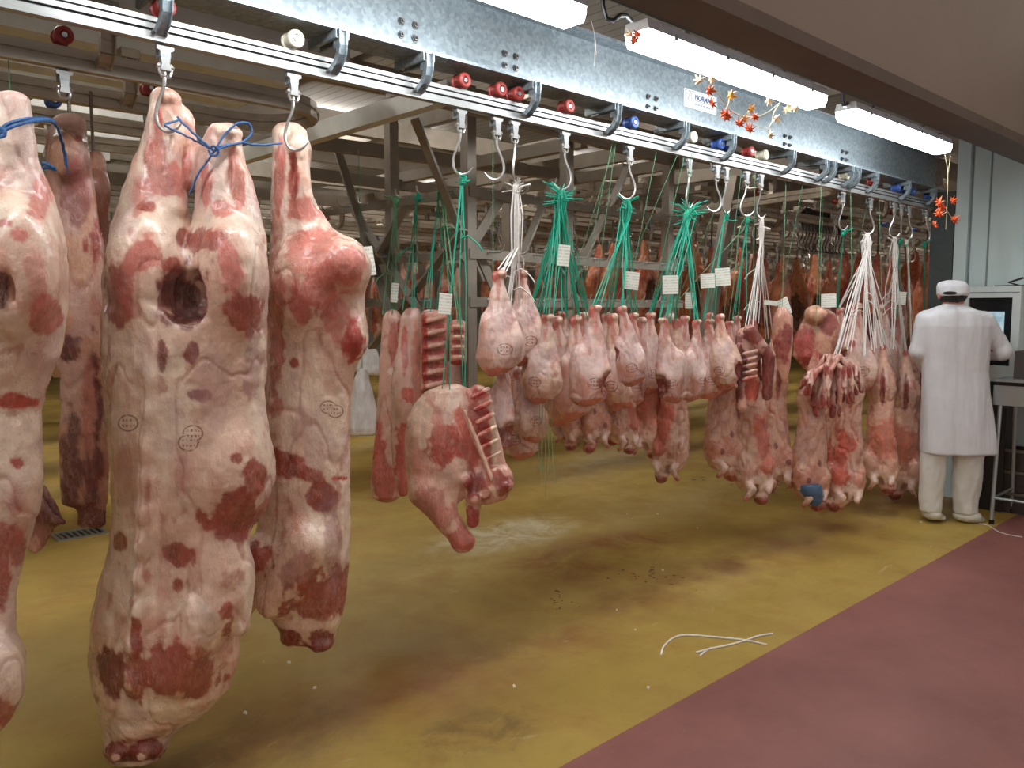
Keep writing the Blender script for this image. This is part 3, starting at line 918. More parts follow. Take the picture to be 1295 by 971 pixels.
HK = {}
FR = YAW - math.pi / 2
for key, px, wheel, lab, rot, mir in (
    ('c1', 207, 'red_wheel', 'steel roller hook with red wheel holding the large veal carcass by its hind leg', FR, False),
    ('d', 370, 'cream_wheel', 'steel roller hook with cream wheel holding the narrow veal side', FR, False),
    ('f', 582, 'red_wheel', 'steel roller hook with red wheel holding the green strings of the forequarter', FR, False),
    ('g0', 628, 'red_wheel', 'empty steel roller hook with red wheel next to the white string bundle', FR, True),
    ('g', 650, 'red_wheel', 'steel roller hook with red wheel holding the white strings of two lamb legs', FR + 1.3, False),
    ('h1', 714, 'red_wheel', 'steel roller hook with red wheel holding the thickest green string bundle', FR, True),
    ('h2', 796, 'blue_wheel', 'steel roller hook with blue wheel holding a slim green string bundle', FR, True),
    ('h3', 871, 'cream_wheel', 'steel roller hook with cream wheel holding a frayed green string bundle', FR + 0.9, False),
    ('h4', 906, 'blue_wheel', 'steel roller hook with blue wheel, one of two side by side', FR, True),
    ('h5', 918, 'blue_wheel', 'roller hook with blue wheel holding a thin green loop, one of two side by side', FR + 0.7, False),
    ('h6', 944, 'red_wheel', 'steel roller hook with red wheel holding thin green strings before the leaning post', FR, False),
    ('h7', 962, 'cream_wheel', 'steel roller hook with cream wheel holding white strings over the rib flaps', FR + 0.5, False),
    ('k1', 1066, 'cream_wheel', 'steel roller hook with cream wheel holding a single green string', FR + 0.4, False),
    ('k2', 1101, 'red_wheel', 'steel roller hook with red wheel holding the widest fan of white strings', FR, True),
    ('k3', 1131, 'blue_wheel', 'steel roller hook with blue wheel holding a knotted white string bundle', FR, False),
    ('k4', 1140, 'blue_wheel', 'steel roller hook with blue wheel holding a short green string', FR + 1.2, False),
    ('k5', 1150, 'blue_wheel', 'steel roller hook with blue wheel holding two long pale strings', FR, True),
    ('k6', 1172, 'blue_wheel', 'steel roller hook with blue wheel at the end of the rail by the column', FR, True),
    ('a', -22, 'red_wheel', 'steel roller hook with red wheel holding the veal carcass tied with blue rope', FR, False),
):
    c = on(px, 391 - 391 * (1757 - px) / 1757 * 0.98, 1, RY)
    HK[key] = trolley(c[0], RY, wheel, lab, rot, mir)


def hook_tip(key):
    """bowl of the hook in world space"""
    o = HK[key]; h = [c for c in o.children if c.name.startswith('hook')][0]
    sx = h.scale[0]; a = h.rotation_euler[2]
    x = 0.012 * sx
    return np.array([o.location[0] + x * math.cos(a) + 0.004 * math.sin(a), o.location[1] + x * math.sin(a) - 0.004 * math.cos(a), RZ - 0.262 * h.scale[2]])


# roller hooks waiting on the back rails
random.seed(4)
wc = {'red_wheel': 'red', 'blue_wheel': 'blue', 'cream_wheel': 'cream'}
for (px, py, yr, wheel, hk, rail_) in ((78, 48, 3.09, 'red_wheel', False, 'first back rail beside the veal carcasses'), (188, 117, 3.57, 'red_wheel', False, 'second back rail beside the veal carcasses'),
                                (67, 131, 4.06, 'blue_wheel', False, 'third back rail beside the veal carcasses')):
    c = on(px, py, 1, yr)
    trolley(c[0], yr, wheel, 'roller with %s wheel on the %s' % (wc[wheel], rail_), hook=hk, cat='roller')
for (x, y, wheel, nm) in ((6.02, 4.12, 'red_wheel', 'middle'), (6.28, 4.80, 'red_wheel', 'far end'), (5.80, 3.42, 'red_wheel', 'near end')):
    trolley(x, y, wheel, 'roller hook with red wheel at the %s of the tan branch rail' % nm, FR, False, rz=FR)
k = 0
for (x0, y) in RB:
    for x in np.arange(max(x0 + 0.5, 4.2), 12.5, 1.0):
        if k > 150: break
        k += 1
        xx = x + random.uniform(-0.25, 0.25)
        trolley(xx, y, random.choice(['red_wheel', 'cream_wheel', 'cream_wheel', 'blue_wheel']), 'dull roller hook hanging from the rails deep in the hall', random.uniform(0, 6), False, group='roller hooks deep in the hall')
# parked black hooks
for i in range(13):
    q = on(1016 + i * 4.2, 262, 1, 3.75)
    m = empty('parked_hook', (q[0], 3.75, RZ)); tag(m, 'dark steel hook parked in the tight row behind the front rail', 'hook', 'dark hooks parked in a row')
    h = link_mesh('hook', TR['hook'], None, m, rotz=FR + 0.3 * math.sin(i * 2.1))
    h.material_slots[0].link = 'OBJECT'; h.material_slots[0].material = M['blacksteel']
    w = link_mesh('wheel', TR['wheel'], None, m); w.material_slots[0].link = 'OBJECT'; w.material_slots[0].material = M['blacksteel']
    h = link_mesh('clevis', TR['clevis'], None, m); h.material_slots[0].link = 'OBJECT'; h.material_slots[0].material = M['blacksteel']

# ================================================================== MEAT
FAT, PINK, RED, DARK = (226, 202, 180), (208, 156, 134), (148, 62, 50), (84, 28, 26)


def smooth01(x): x = np.clip(x, 0, 1); return x * x * (3 - 2 * x)


def meat_mesh(name, sdf, h, fr=None, fat=FAT, pink=PINK, red=RED, patches=(), stamps=(), seed=0, disp=0.005, streak=0.003, pinkness=0.0, stamp_r=0.03, rough=0.5, spots=0.5, scale=1.0):
    V, Q = sdf.mesh(h)
    Nn = vnormals(V, Q)
    sz = scale
    big = fbm(V, 5.5 * sz, seed, 3); mid = fbm(V, 16 * sz, seed + 9, 3); st = fbm(V, (26 * sz, 26 * sz, 5 * sz), seed + 21, 3)
    reg = fbm(V, (6.5 * sz, 6.5 * sz, 3.6 * sz), seed + 31, 3) + 0.25 * fbm(V, 22 * sz, seed + 33, 2)
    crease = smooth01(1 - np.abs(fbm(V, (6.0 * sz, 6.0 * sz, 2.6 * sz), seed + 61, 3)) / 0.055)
    fine = fbm(V, 38 * sz, seed + 77, 3)
    V = V + Nn * (disp * (0.7 * big + 0.5 * mid + 0.22 * fine - 0.42 * crease) + streak * st)[:, None]
    k = fr.k if fr is not None else 1.0
    f, p, r = s2l(fat), s2l(pink), s2l(red)
    t = smooth01((big * 0.9 + mid * 0.5 + st * 0.6 + pinkness) * 1.2)
    C = f[None] * (1 - t[:, None]) + p[None] * t[:, None]
    rg = smooth01((reg - 0.06) * 6) * 0.42
    C = C * (1 - rg[:, None]) + (p * np.array([0.92, 0.80, 0.80]))[None] * rg[:, None]
    pu = smooth01((-reg - 0.10) * 5) * 0.42
    C = C * (1 - pu[:, None]) + s2l((190, 158, 156))[None] * pu[:, None]
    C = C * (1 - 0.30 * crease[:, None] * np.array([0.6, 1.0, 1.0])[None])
    C = C * (1 + 0.16 * fine[:, None])
    rag = fbm(V, 15, seed + 40, 4); rag2 = fbm(V, (55, 55, 20), seed + 50, 3); rag3 = fbm(V, 40, seed + 44, 3)
    sp = smooth01((fbm(V, (17, 17, 11), seed + 70, 4) - 0.34) * 7) * spots
    C = C * (1 - sp[:, None]) + (s2l((160, 74, 62)))[None] * sp[:, None]
    if fr is not None:
        ca, sa = math.cos(fr.rot), math.sin(fr.rot)
        Wd = np.stack([fr.A[0] + V[:, 0] * ca - V[:, 1] * sa, fr.A[1] + V[:, 0] * sa + V[:, 1] * ca, fr.A[2] + V[:, 2]], 1) - CAM
        zz = Wd @ DV; PX = CX + F * (Wd @ RV) / zz; PY = CY - F * (Wd @ UV) / zz
    for pt in patches:
        x, y, rx, ry = pt[:4]; cl = s2l(pt[4]) if len(pt) > 4 and pt[4] is not None else r
        ang = pt[5] if len(pt) > 5 else 0.0; amt = pt[6] if len(pt) > 6 else 0.92
        du, dz = (PX - x, y - PY) if fr is not None else (V[:, 0] - x, V[:, 2] - y)
        ca, sa = math.cos(ang), math.sin(ang); a = du * ca + dz * sa; b = dz * ca - du * sa
        small = min(rx, ry) * k < 0.03
        d = np.sqrt((a / rx) ** 2 + (b / ry) ** 2) + rough * (0.7 * rag3 if small else 1.5 * rag + 0.5 * rag3) + 0.35 * rag2
        cc_ = cl[None] * (1 + 0.30 * st[:, None] + 0.22 * mid[:, None] + 0.25 * fine[:, None])
        halo = smooth01((1.55 - d) / 0.7) * amt * 0.30
        C = C * (1 - halo[:, None]) + (0.5 * cc_ + 0.5 * p[None]) * halo[:, None]
        mk = smooth01((1.12 - d) / 0.22) * amt
        C = C * (1 - mk[:, None]) + cc_ * mk[:, None]
    S = None
    if stamps:
        S = np.zeros_like(V); best = np.full(len(V), 1e9)
        for (x, y) in stamps:
            du, dz = ((PX - x) * k / stamp_r, (y - PY) * k / stamp_r) if fr is not None else ((V[:, 0] - x) / stamp_r, (V[:, 2] - y) / stamp_r); d = du * du + dz * dz
            m = d < best; best[m] = d[m]
            S[m, 0] = du[m]; S[m, 1] = dz[m]
        S[:, 2] = ((Nn[:, 1] < 0.1) & (best < 4)).astype(float)
    return np_mesh(name, V, Q, np.clip(C, 0.002, 1), S)


def meat(name, sdf, h, fr, label, cat, group=None, hung=None, **kw):
    me = meat_mesh(name, sdf, h, fr, **kw)
    o = link_mesh(name, me, M['meat'], loc=tuple(fr.A), rotz=fr.rot)
    if hung:
        u_, z_ = fr.px(hung[0], hung[1])
        MB().tube([(u_, 0, z_ - 0.03), (u_, 0, RZ + 0.05 - fr.A[2])], hung[2], 6).build('hanging_hook' if hung[2] > 0.004 else 'hanging_string', M['darksteel' if hung[2] > 0.004 else 'palegreen'], o)
    tag(o, label, cat, group)
    return o


def frame_at(px, Y, py=391): 
    c = on(px, py, 1, Y); return Frame(c[0], Y, 0.0)


def frame_x(px, X, py=391):
    c = on(px, py, 0, X); return Frame(X, c[1], 0.0)


PUR = (150, 96, 100)
# ---------------------------------------------------------------- large veal carcass, seen from its back
fr = frame_at(230, 2.64)
s = SDF(fr)
s.loft([(113, 196, 220, 0.8), (122, 191, 226, 0.8), (145, 190, 226, 0.8), (165, 186, 223), (185, 177, 223), (205, 170, 226), (235, 159, 231), (265, 150, 236), (285, 145, 240), (300, 141, 243), (350, 134, 245), (400, 133, 250), (440, 134, 255), (480, 140, 250)], 0.8, 0.012)
s.loft([(158, 268, 296), (166, 262, 303), (185, 254, 306, 0.7), (205, 249, 309, 0.7), (235, 250, 318), (265, 249, 327), (285, 245, 331), (300, 240, 335), (350, 232, 338), (400, 228, 337), (440, 225, 335), (480, 225, 331)], 0.85, 0.014)
s.loft([(395, 140, 330), (440, 135, 334), (500, 137, 333), (550, 140, 334), (600, 145, 338), (640, 149, 328), (690, 143, 306), (730, 130, 298), (780, 118, 300), (830, 117, 300), (870, 123, 290), (900, 130, 262), (925, 134, 222), (945, 132, 212), (960, 140, 204)], 0.72, 0.03)
s.ell((300, 590, -0.02), (40, 60, 70), 0.05); s.ell((275, 730, -0.07), (45, 40, 70), 0.05); s.cone((295, 720, -0.06), (303, 790, -0.09), 22, 13, 0.03); s.cone((262, 770, -0.12), (225, 850, -0.13), 26, 24, 0.05)
s.ell((183, 340, -0.1), (42, 40, 70), 0.05); s.ell((292, 350, -0.1), (40, 40, 70), 0.05); s.ell((235, 168, 0.03), (12, 12, 28), 0.03)
s.cone((200, 126, -0.03), (182, 262, -0.03), 8, 12, 0.02); s.cone((218, 132, -0.02), (222, 262, -0.03), 6, 12, 0.02); s.ell((208, 160, -0.075), (3.5, 14, 26), 0.008, 's'); s.ell((212, 124, -0.02), (13, 14, 10), 0.01)
s.cone((276, 172, -0.03), (262, 270, -0.03), 8, 12, 0.02); s.cone((296, 178, -0.02), (306, 280, -0.03), 6, 12, 0.02); s.ell((286, 212, -0.08), (4, 16, 28), 0.008, 's'); s.ell((290, 168, -0.02), (14, 14, 9), 0.01); s.cone((248, 190, 0.02), (238, 226, 0.02), 9, 14, 0.02)
s.ell((152, 945, -0.05), (18, 20, 15), 0.012); s.ell((186, 943, -0.05), (20, 22, 17), 0.012); s.ell((146, 955, -0.08), (7, 9, 6), 0.006); s.ell((181, 956, -0.08), (8, 9, 6), 0.006)
s.ell((231, 374, -0.18), (29, 62, 36), 0.012, 's'); s.ell((228, 300, -0.21), (7, 40, 42), 0.03, 's')
for y in range(480, 860, 42): s.ell((193 + (y - 480) * -0.06, y, -0.155), (9, 16, 17), 0.03)
pts = [(192, 200, 9, 34, (178, 92, 80)), (216, 226, 12, 20, (190, 104, 92)), (176, 250, 10, 26, (198, 126, 112), 0, 0.7), (262, 225, 7, 34, (186, 100, 88)), (302, 240, 8, 28, (192, 112, 98)), (200, 160, 5, 24, (186, 96, 84)), (236, 215, 6, 26, (176, 96, 84)), (152, 372, 16, 44, (158, 84, 78)), (185, 261, 13, 8), (214, 236, 26, 13, (186, 108, 96)), (181, 322, 22, 20, (180, 96, 84)), (216, 335, 12, 10), (231, 300, 10, 12), (262, 304, 25, 12), (289, 340, 16, 30, (186, 104, 92)), (307, 397, 24, 28, (162, 78, 70)), (282, 265, 16, 10, (190, 112, 98)),
       (206, 450, 7, 22, (120, 64, 60)), (243, 446, 11, 13, (128, 60, 56)), (253, 500, 16, 8, PUR), (298, 579, 8, 6), (324, 598, 14, 22), (290, 655, 42, 28, None, 0.6), (228, 702, 18, 15), (152, 685, 9, 13), (225, 740, 7, 8), (210, 848, 58, 36), (142, 848, 18, 28, (120, 48, 44)), (285, 782, 9, 22), (172, 808, 8, 26),
       (320, 470, 12, 50, (150, 110, 118), 0, 0.4), (230, 600, 10, 40, PUR, 0, 0.25), (200, 200, 10, 32, (190, 118, 104)), (296, 215, 8, 36, (188, 116, 100)), (158, 600, 10, 50, (170, 112, 104), 0, 0.4), (270, 480, 20, 50, (178, 140, 134), 0, 0.35), (205, 720, 10, 60, (180, 120, 112), 0, 0.4),
       (167, 922, 26, 12, (232, 206, 190)), (255, 780, 22, 34, (230, 204, 188), 0.5), (150, 950, 16, 12, (132, 40, 38)), (186, 948, 18, 13, (126, 36, 34)), (168, 956, 26, 7, (110, 30, 30)), (146, 958, 5, 4, (222, 180, 164)), (180, 957, 6, 4, (224, 186, 168)), (196, 600, 6, 160, (232, 204, 184), 0, 0.5), (231, 405, 30, 8, (234, 204, 188)), (231, 374, 30, 39, (112, 40, 36)), (231, 376, 22, 30, (70, 24, 22))]
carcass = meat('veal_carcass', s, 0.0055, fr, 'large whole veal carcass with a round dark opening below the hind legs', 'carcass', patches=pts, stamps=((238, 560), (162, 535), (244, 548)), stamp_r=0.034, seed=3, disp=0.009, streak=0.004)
# ---------------------------------------------------------------- veal side right of it
fr = frame_at(385, 2.66)
s = SDF(fr)
s.loft([(156, 352, 378), (165, 346, 387), (190, 345, 393, 0.8), (215, 344, 391, 0.8), (240, 344, 392), (262, 343, 402), (285, 343, 420), (310, 342, 452), (335, 340, 466), (355, 339, 464), (375, 338, 460), (405, 338, 460), (440, 339, 454), (480, 334, 447), (520, 328, 444), (560, 327, 443), (610, 329, 443), (660, 325, 443), (705, 318, 443), (745, 324, 438), (785, 345, 432), (805, 358, 424), (812, 366, 418)], 0.62, 0.02)
s.ell((430, 335, -0.06), (36, 40, 34), 0.04); s.ell((385, 365, -0.07), (38, 40, 60), 0.05); s.cone((356, 172, -0.03), (354, 280, -0.03), 8, 12, 0.02); s.cone((378, 176, -0.04), (386, 300, -0.03), 8, 14, 0.02); s.ell((368, 215, -0.08), (4, 16, 26), 0.008, 's'); s.ell((376, 186, -0.03), (15, 14, 14), 0.012); s.cone((330, 700, -0.05), (300, 790, -0.03), 22, 12, 0.04); s.cone((390, 690, -0.09), (345, 760, -0.1), 30, 22, 0.05)
s.ell((405, 812, -0.02), (17, 18, 12), 0.012); s.ell((368, 805, 0.0), (14, 16, 11), 0.012); s.ell((452, 428, -0.02), (12, 26, 24), 0.03)
pts = [(371, 222, 7, 30, (160, 62, 52)), (352, 235, 6, 40, (186, 108, 96)), (380, 266, 24, 17, (188, 108, 96)), (385, 322, 30, 28, (190, 116, 102)), (437, 335, 22, 24, (186, 104, 92)), (410, 364, 30, 26, (178, 92, 80)), (378, 380, 14, 34, (176, 92, 82)), (372, 458, 5, 6), (447, 430, 15, 24, (168, 36, 32)),
       (350, 400, 11, 110, (174, 92, 80), 0, 0.75), (400, 300, 26, 10, (194, 112, 98)), (425, 400, 14, 34, (186, 104, 92), 0, 0.7), (356, 205, 5, 34, (182, 96, 84)), (366, 588, 40, 13, None, -0.45), (407, 628, 20, 16, None, -0.3), (329, 705, 16, 18), (408, 752, 48, 30, None, 0.5), (375, 720, 24, 14, (160, 110, 110), 0.6, 0.6), (380, 792, 28, 10, (222, 190, 176)), (364, 806, 18, 12, (120, 30, 30)), (407, 813, 22, 14, (122, 26, 26)), (420, 690, 12, 60, (156, 110, 112), 0, 0.5), (430, 605, 9, 3, (190, 70, 56))]
side_d = meat('veal_half', s, 0.0055, fr, 'narrow veal side with a white paper tag on its haunch', 'carcass', patches=pts, stamps=((415, 515), (424, 520)), stamp_r=0.03, seed=14, disp=0.008, streak=0.004)
# ---------------------------------------------------------------- carcass cut by the picture edge
fr = frame_at(-10, 2.60)
s = SDF(fr)
s.loft([(116, -8, 28), (125, -20, 36), (160, -25, 40), (200, -30, 46), (230, -40, 58), (260, -60, 70), (300, -75, 79), (350, -85, 82), (400, -85, 80), (450, -80, 72), (485, -78, 56), (520, -72, 47), (560, -72, 50), (610, -70, 51), (650, -72, 46), (700, -76, 28), (750, -78, 18), (800, -78, 18), (830, -76, 27), (880, -72, 27), (915, -66, 12), (945, -55, -20)], 0.7, 0.03)
s.ell((20, 340, -0.1), (48, 40, 80), 0.05); s.ell((2, 856, -0.08), (26, 30, 50), 0.04); s.ell((3, 366, -0.2), (6, 30, 22), 0.02, 's')
pts = [(50, 256, 15, 30, (196, 116, 102)), (23, 296, 11, 9, (186, 96, 84)), (6, 282, 12, 5, (176, 90, 80)), (46, 340, 14, 40, (204, 146, 130)), (58, 400, 18, 26, (190, 104, 92)), (4, 366, 7, 24, (70, 24, 22)), (20, 508, 26, 9, (184, 66, 50)), (22, 585, 8, 7, (180, 80, 70)), (20, 690, 16, 26, (166, 84, 78)), (3, 720, 10, 60, (170, 90, 84)), (8, 900, 18, 18, (176, 96, 88))]
meat('veal_carcass', s, 0.0075, fr, 'veal carcass tied with blue rope next to the darker sides', 'carcass', patches=pts, seed=31, disp=0.008, streak=0.003)
# ---------------------------------------------------------------- darker sides on the first back rail
fr = frame_at(98, 3.10)
s = SDF(fr)
s.loft([(141, 78, 98), (150, 66, 108), (175, 58, 111), (205, 60, 112), (240, 60, 117), (270, 62, 122), (310, 64, 130), (360, 66, 134), (410, 66, 136), (445, 70, 136), (480, 76, 132), (510, 78, 120), (560, 78, 112), (638, 80, 98)], 0.62, 0.02)
s.loft([(430, 90, 136, 0.5), (500, 98, 136, 0.35), (560, 98, 136, 0.22), (620, 98, 136, 0.2), (662, 98, 136, 0.2), (668, 99, 135, 0.2)], 0.4, 0.03)
s.ell((85, 195, -0.05), (22, 18, 30), 0.03)
TAN, TPK = (196, 146, 116), (170, 108, 88)
pts = [(88, 440, 15, 18, (96, 40, 34)), (96, 250, 16, 40, (140, 84, 78)), (100, 175, 6, 4, (170, 70, 60)), (108, 310, 4, 10, (150, 60, 50)), (118, 560, 12, 110, (96, 36, 32)), (90, 590, 14, 60, (110, 62, 54)), (112, 520, 8, 60, (186, 120, 104)), (108, 650, 24, 14, (100, 44, 38)), (122, 300, 8, 30, (160, 70, 58))]
meat('veal_half', s, 0.009, fr, 'darker tan veal side with a blue rope end on its hock', 'carcass', hung=(88, 148, 0.006), fat=TAN, pink=TPK, patches=pts, seed=44, disp=0.008)
fr = frame_at(118, 3.57)
s = SDF(fr)
s.loft([(190, 108, 128), (205, 102, 134), (250, 102, 136), (300, 105, 138), (360, 102, 142), (420, 108, 142), (500, 112, 140), (600, 112, 138), (640, 116, 134)], 0.6, 0.02); s.ell((118, 240, -0.03), (18, 20, 30), 0.02)
meat('veal_half', s, 0.011, fr, 'dark brown veal side wedged behind the tan one', 'carcass', hung=(118, 195, 0.006), fat=(160, 104, 84), pink=(132, 70, 58), patches=[(128, 450, 14, 120, (92, 34, 30)), (122, 205, 14, 8, (190, 140, 120))], seed=52, disp=0.008)
# small rib piece low behind the cut carcass
fr = frame_at(50, 3.1)
s = SDF(fr); s.loft([(610, 30, 56), (640, 36, 74), (660, 40, 82), (668, 38, 70), (690, 34, 58), (702, 40, 46)], 0.3, 0.02)
for i in range(5): s.cone((44 + 6 * i, 620 + 8 * i, -0.035), (56 + 6 * i, 660, -0.04), 3.5, 3.5, 0.01)
meat('rib_flap', s, 0.007, fr, 'small dark rib flap hanging low between the cut carcass and the tan side', 'meat', hung=(40, 612, 0.0017), fat=(168, 116, 98), pink=(120, 56, 50), patches=[(66, 652, 20, 14, (110, 48, 42)), (44, 690, 14, 12, (196, 140, 120))], seed=58)

# ---------------------------------------------------------------- pork loins and rib racks on the lattice rack
fr = frame_x(492, 2.46)
s = SDF(fr); s.loft([(390, 493, 498), (393, 489, 503), (402, 484, 510), (450, 480, 513), (500, 478, 512), (550, 474, 514), (600, 469, 514), (628, 470, 508), (636, 482, 496)], 0.6, 0.015)
pts = [(497, 432, 6, 26, (196, 112, 98)), (507, 440, 4, 40, (176, 60, 50)), (478, 580, 10, 40, (198, 98, 84)), (488, 612, 16, 24, (192, 100, 88)), (496, 470, 5, 4, (236, 220, 206))]
meat('pork_loin', s, 0.006, fr, 'long pale pork loin hanging next to the white bag', 'meat', fat=(230, 190, 172), patches=pts, seed=61)
fr = frame_x(518, 2.44)
s = SDF(fr); s.loft([(388, 517, 525), (391, 512, 530), (402, 506, 534), (450, 502, 534), (500, 496, 532), (560, 495, 522), (600, 498, 517), (628, 505, 514)], 0.7, 0.015); s.ell((512, 490, -0.03), (16, 16, 50), 0.03)
pts = [(520, 500, 14, 12, (206, 92, 80)), (510, 580, 12, 44, (198, 86, 74)), (512, 440, 4, 30, (196, 100, 88)), (526, 470, 5, 60, (220, 150, 132))]
meat('pork_loin', s, 0.006, fr, 'long pink pork loin hanging against the upright rib rack', 'meat', fat=(230, 188, 170), patches=pts, seed=66)


def rib_rack(name, label, px0, px1, y0, y1, Y, n, seed, slope=0.0, lean=(), extra=()):
    f_ = frame_x((px0 + px1) / 2, Y); s_ = SDF(f_)
    s_.loft([(y0, px0 + 3, px1 - 3), (y0 + 6, px0, px1), (y1 - 6, px0, px1), (y1, px0 + 2, px1 - 2)], 0.45, 0.012, n=4.0)
    st_ = (y1 - y0) / (n + 0.5); pt_ = []
    for i in range(n):
        yy = y0 + st_ * (i + 0.7)
        s_.cone((px0 + 6, yy + slope, -0.045), (px1 - 5, yy - slope, -0.045), st_ * 0.2, st_ * 0.2, 0.006)
        pt_.append(((px0 + px1) / 2, yy + st_ * 0.5, (px1 - px0) * 0.42, st_ * 0.24, (158, 52, 44)))
        pt_.append(((px0 + px1) / 2, yy, (px1 - px0) * 0.40, st_ * 0.18, (226, 176, 154), 0, 0.8))
    return meat(name, s_, 0.0055, f_, label, 'meat', fat=(214, 156, 136), pink=(196, 110, 94), patches=pt_ + list(extra), seed=seed, disp=0.003, streak=0.002, rough=0.25)


rib_rack('rib_rack', 'upright pork rib rack with curved rib bones above the forequarter', 532, 566, 392, 500, 2.46, 6, 70, 3, extra=((537, 440, 4, 50, (176, 44, 38)),))
rib_rack('rib_rack', 'short pork rib rack with straight bones partly behind the green string', 568, 590, 404, 462, 2.50, 4, 74, 0)
fr = frame_x(579, 2.58)
s = SDF(fr); s.loft([(455, 566, 590), (470, 566, 589), (490, 567, 588)], 0.3, 0.01, n=4.0)
meat('fat_slab', s, 0.006, fr, 'square white fat slab under the short rib rack', 'meat', fat=(236, 216, 202), pink=(226, 190, 176), seed=77, disp=0.002)

# ---------------------------------------------------------------- forequarter
fr = frame_at(578, 2.60)
s = SDF(fr)
s.loft([(486, 560, 584), (495, 538, 592), (510, 524, 598), (530, 514, 602), (560, 511, 606), (590, 513, 604), (615, 518, 596), (635, 522, 584)], 0.5, 0.03)
s.cone((540, 620, -0.02), (585, 684, -0.04), 23, 13, 0.03); s.ell((585, 685, -0.04), (15, 14, 13), 0.02)
s.loft([(486, 598, 612), (500, 592, 620), (530, 588, 626), (560, 592, 634), (600, 600, 642), (632, 606, 640)], 0.35, 0.02)
s.loft([(588, 600, 640, 0.7), (600, 594, 648, 0.7), (615, 588, 648, 0.7), (628, 588, 636, 0.7), (637, 594, 622, 0.7)], 0.7, 0.012, n=3.0); s.ell((618, 604, -0.10), (5, 8, 22), 0.008, 's', 0.3); s.ell((640, 612, -0.04), (8, 10, 6), 0.01); s.ell((600, 630, -0.06), (10, 12, 8), 0.01); s.ell((590, 608, -0.05), (8, 12, 10), 0.01); s.cone((598, 640, 0.0), (598, 660, 0.0), 10, 8, 0.015)
for i in range(6): s.cone((598 + i * 3, 502 + i * 16, -0.066), (617 + i * 3, 492 + i * 16, -0.045), 3, 3, 0.014)
s.cone((588, 520, -0.08), (622, 606, -0.08), 2.6, 3, 0.012)
pts = [(566, 575, 26, 36, (164, 58, 48), 0.5), (540, 640, 26, 22, (176, 106, 94), -0.8, 0.8), (524, 570, 9, 40, (200, 140, 122), 0, 0.6), (550, 530, 10, 30, (190, 116, 100), 0.3, 0.6), (572, 600, 20, 14, (226, 190, 172), 0.4), (590, 550, 8, 48, (196, 92, 78), 0.35), (535, 600, 14, 40, (188, 118, 104), 0, 0.6), (575, 510, 10, 18, (232, 206, 190)), (532, 530, 14, 30, (226, 194, 172)),
       (604, 614, 18, 18, (138, 38, 34)), (634, 608, 14, 16, (140, 42, 36)), (618, 606, 4, 24, (230, 196, 170), 0.4), (612, 624, 6, 5, (220, 176, 156)), (640, 596, 6, 5, (214, 160, 140)), (598, 654, 12, 12, (166, 52, 44)), (585, 684, 18, 13, (186, 90, 80)), (560, 655, 14, 14, (196, 124, 108)), (610, 545, 14, 58, (182, 88, 74), 0.22, 0.88), (606, 500, 10, 8, (160, 44, 38)), (608, 520, 10, 6, (160, 44, 38)), (612, 540, 10, 6, (160, 44, 38)), (615, 560, 10, 6, (160, 44, 38)), (626, 550, 5, 40, (232, 206, 180)), (605, 563, 3, 46, (226, 190, 164), 0.4, 0.7)]
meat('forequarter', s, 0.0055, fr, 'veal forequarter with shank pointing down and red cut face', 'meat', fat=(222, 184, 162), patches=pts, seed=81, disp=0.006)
fr = frame_at(634, 2.61)
s = SDF(fr); s.loft([(512, 620, 628), (530, 616, 634), (570, 614, 637), (596, 616, 637), (602, 620, 634)], 0.35, 0.01)
meat('meat_flap', s, 0.006, fr, 'thin pink meat flap behind the forequarter ribs', 'meat', hung=(624, 514, 0.0017), fat=(206, 130, 124), pink=(188, 100, 96), seed=86, disp=0.003)

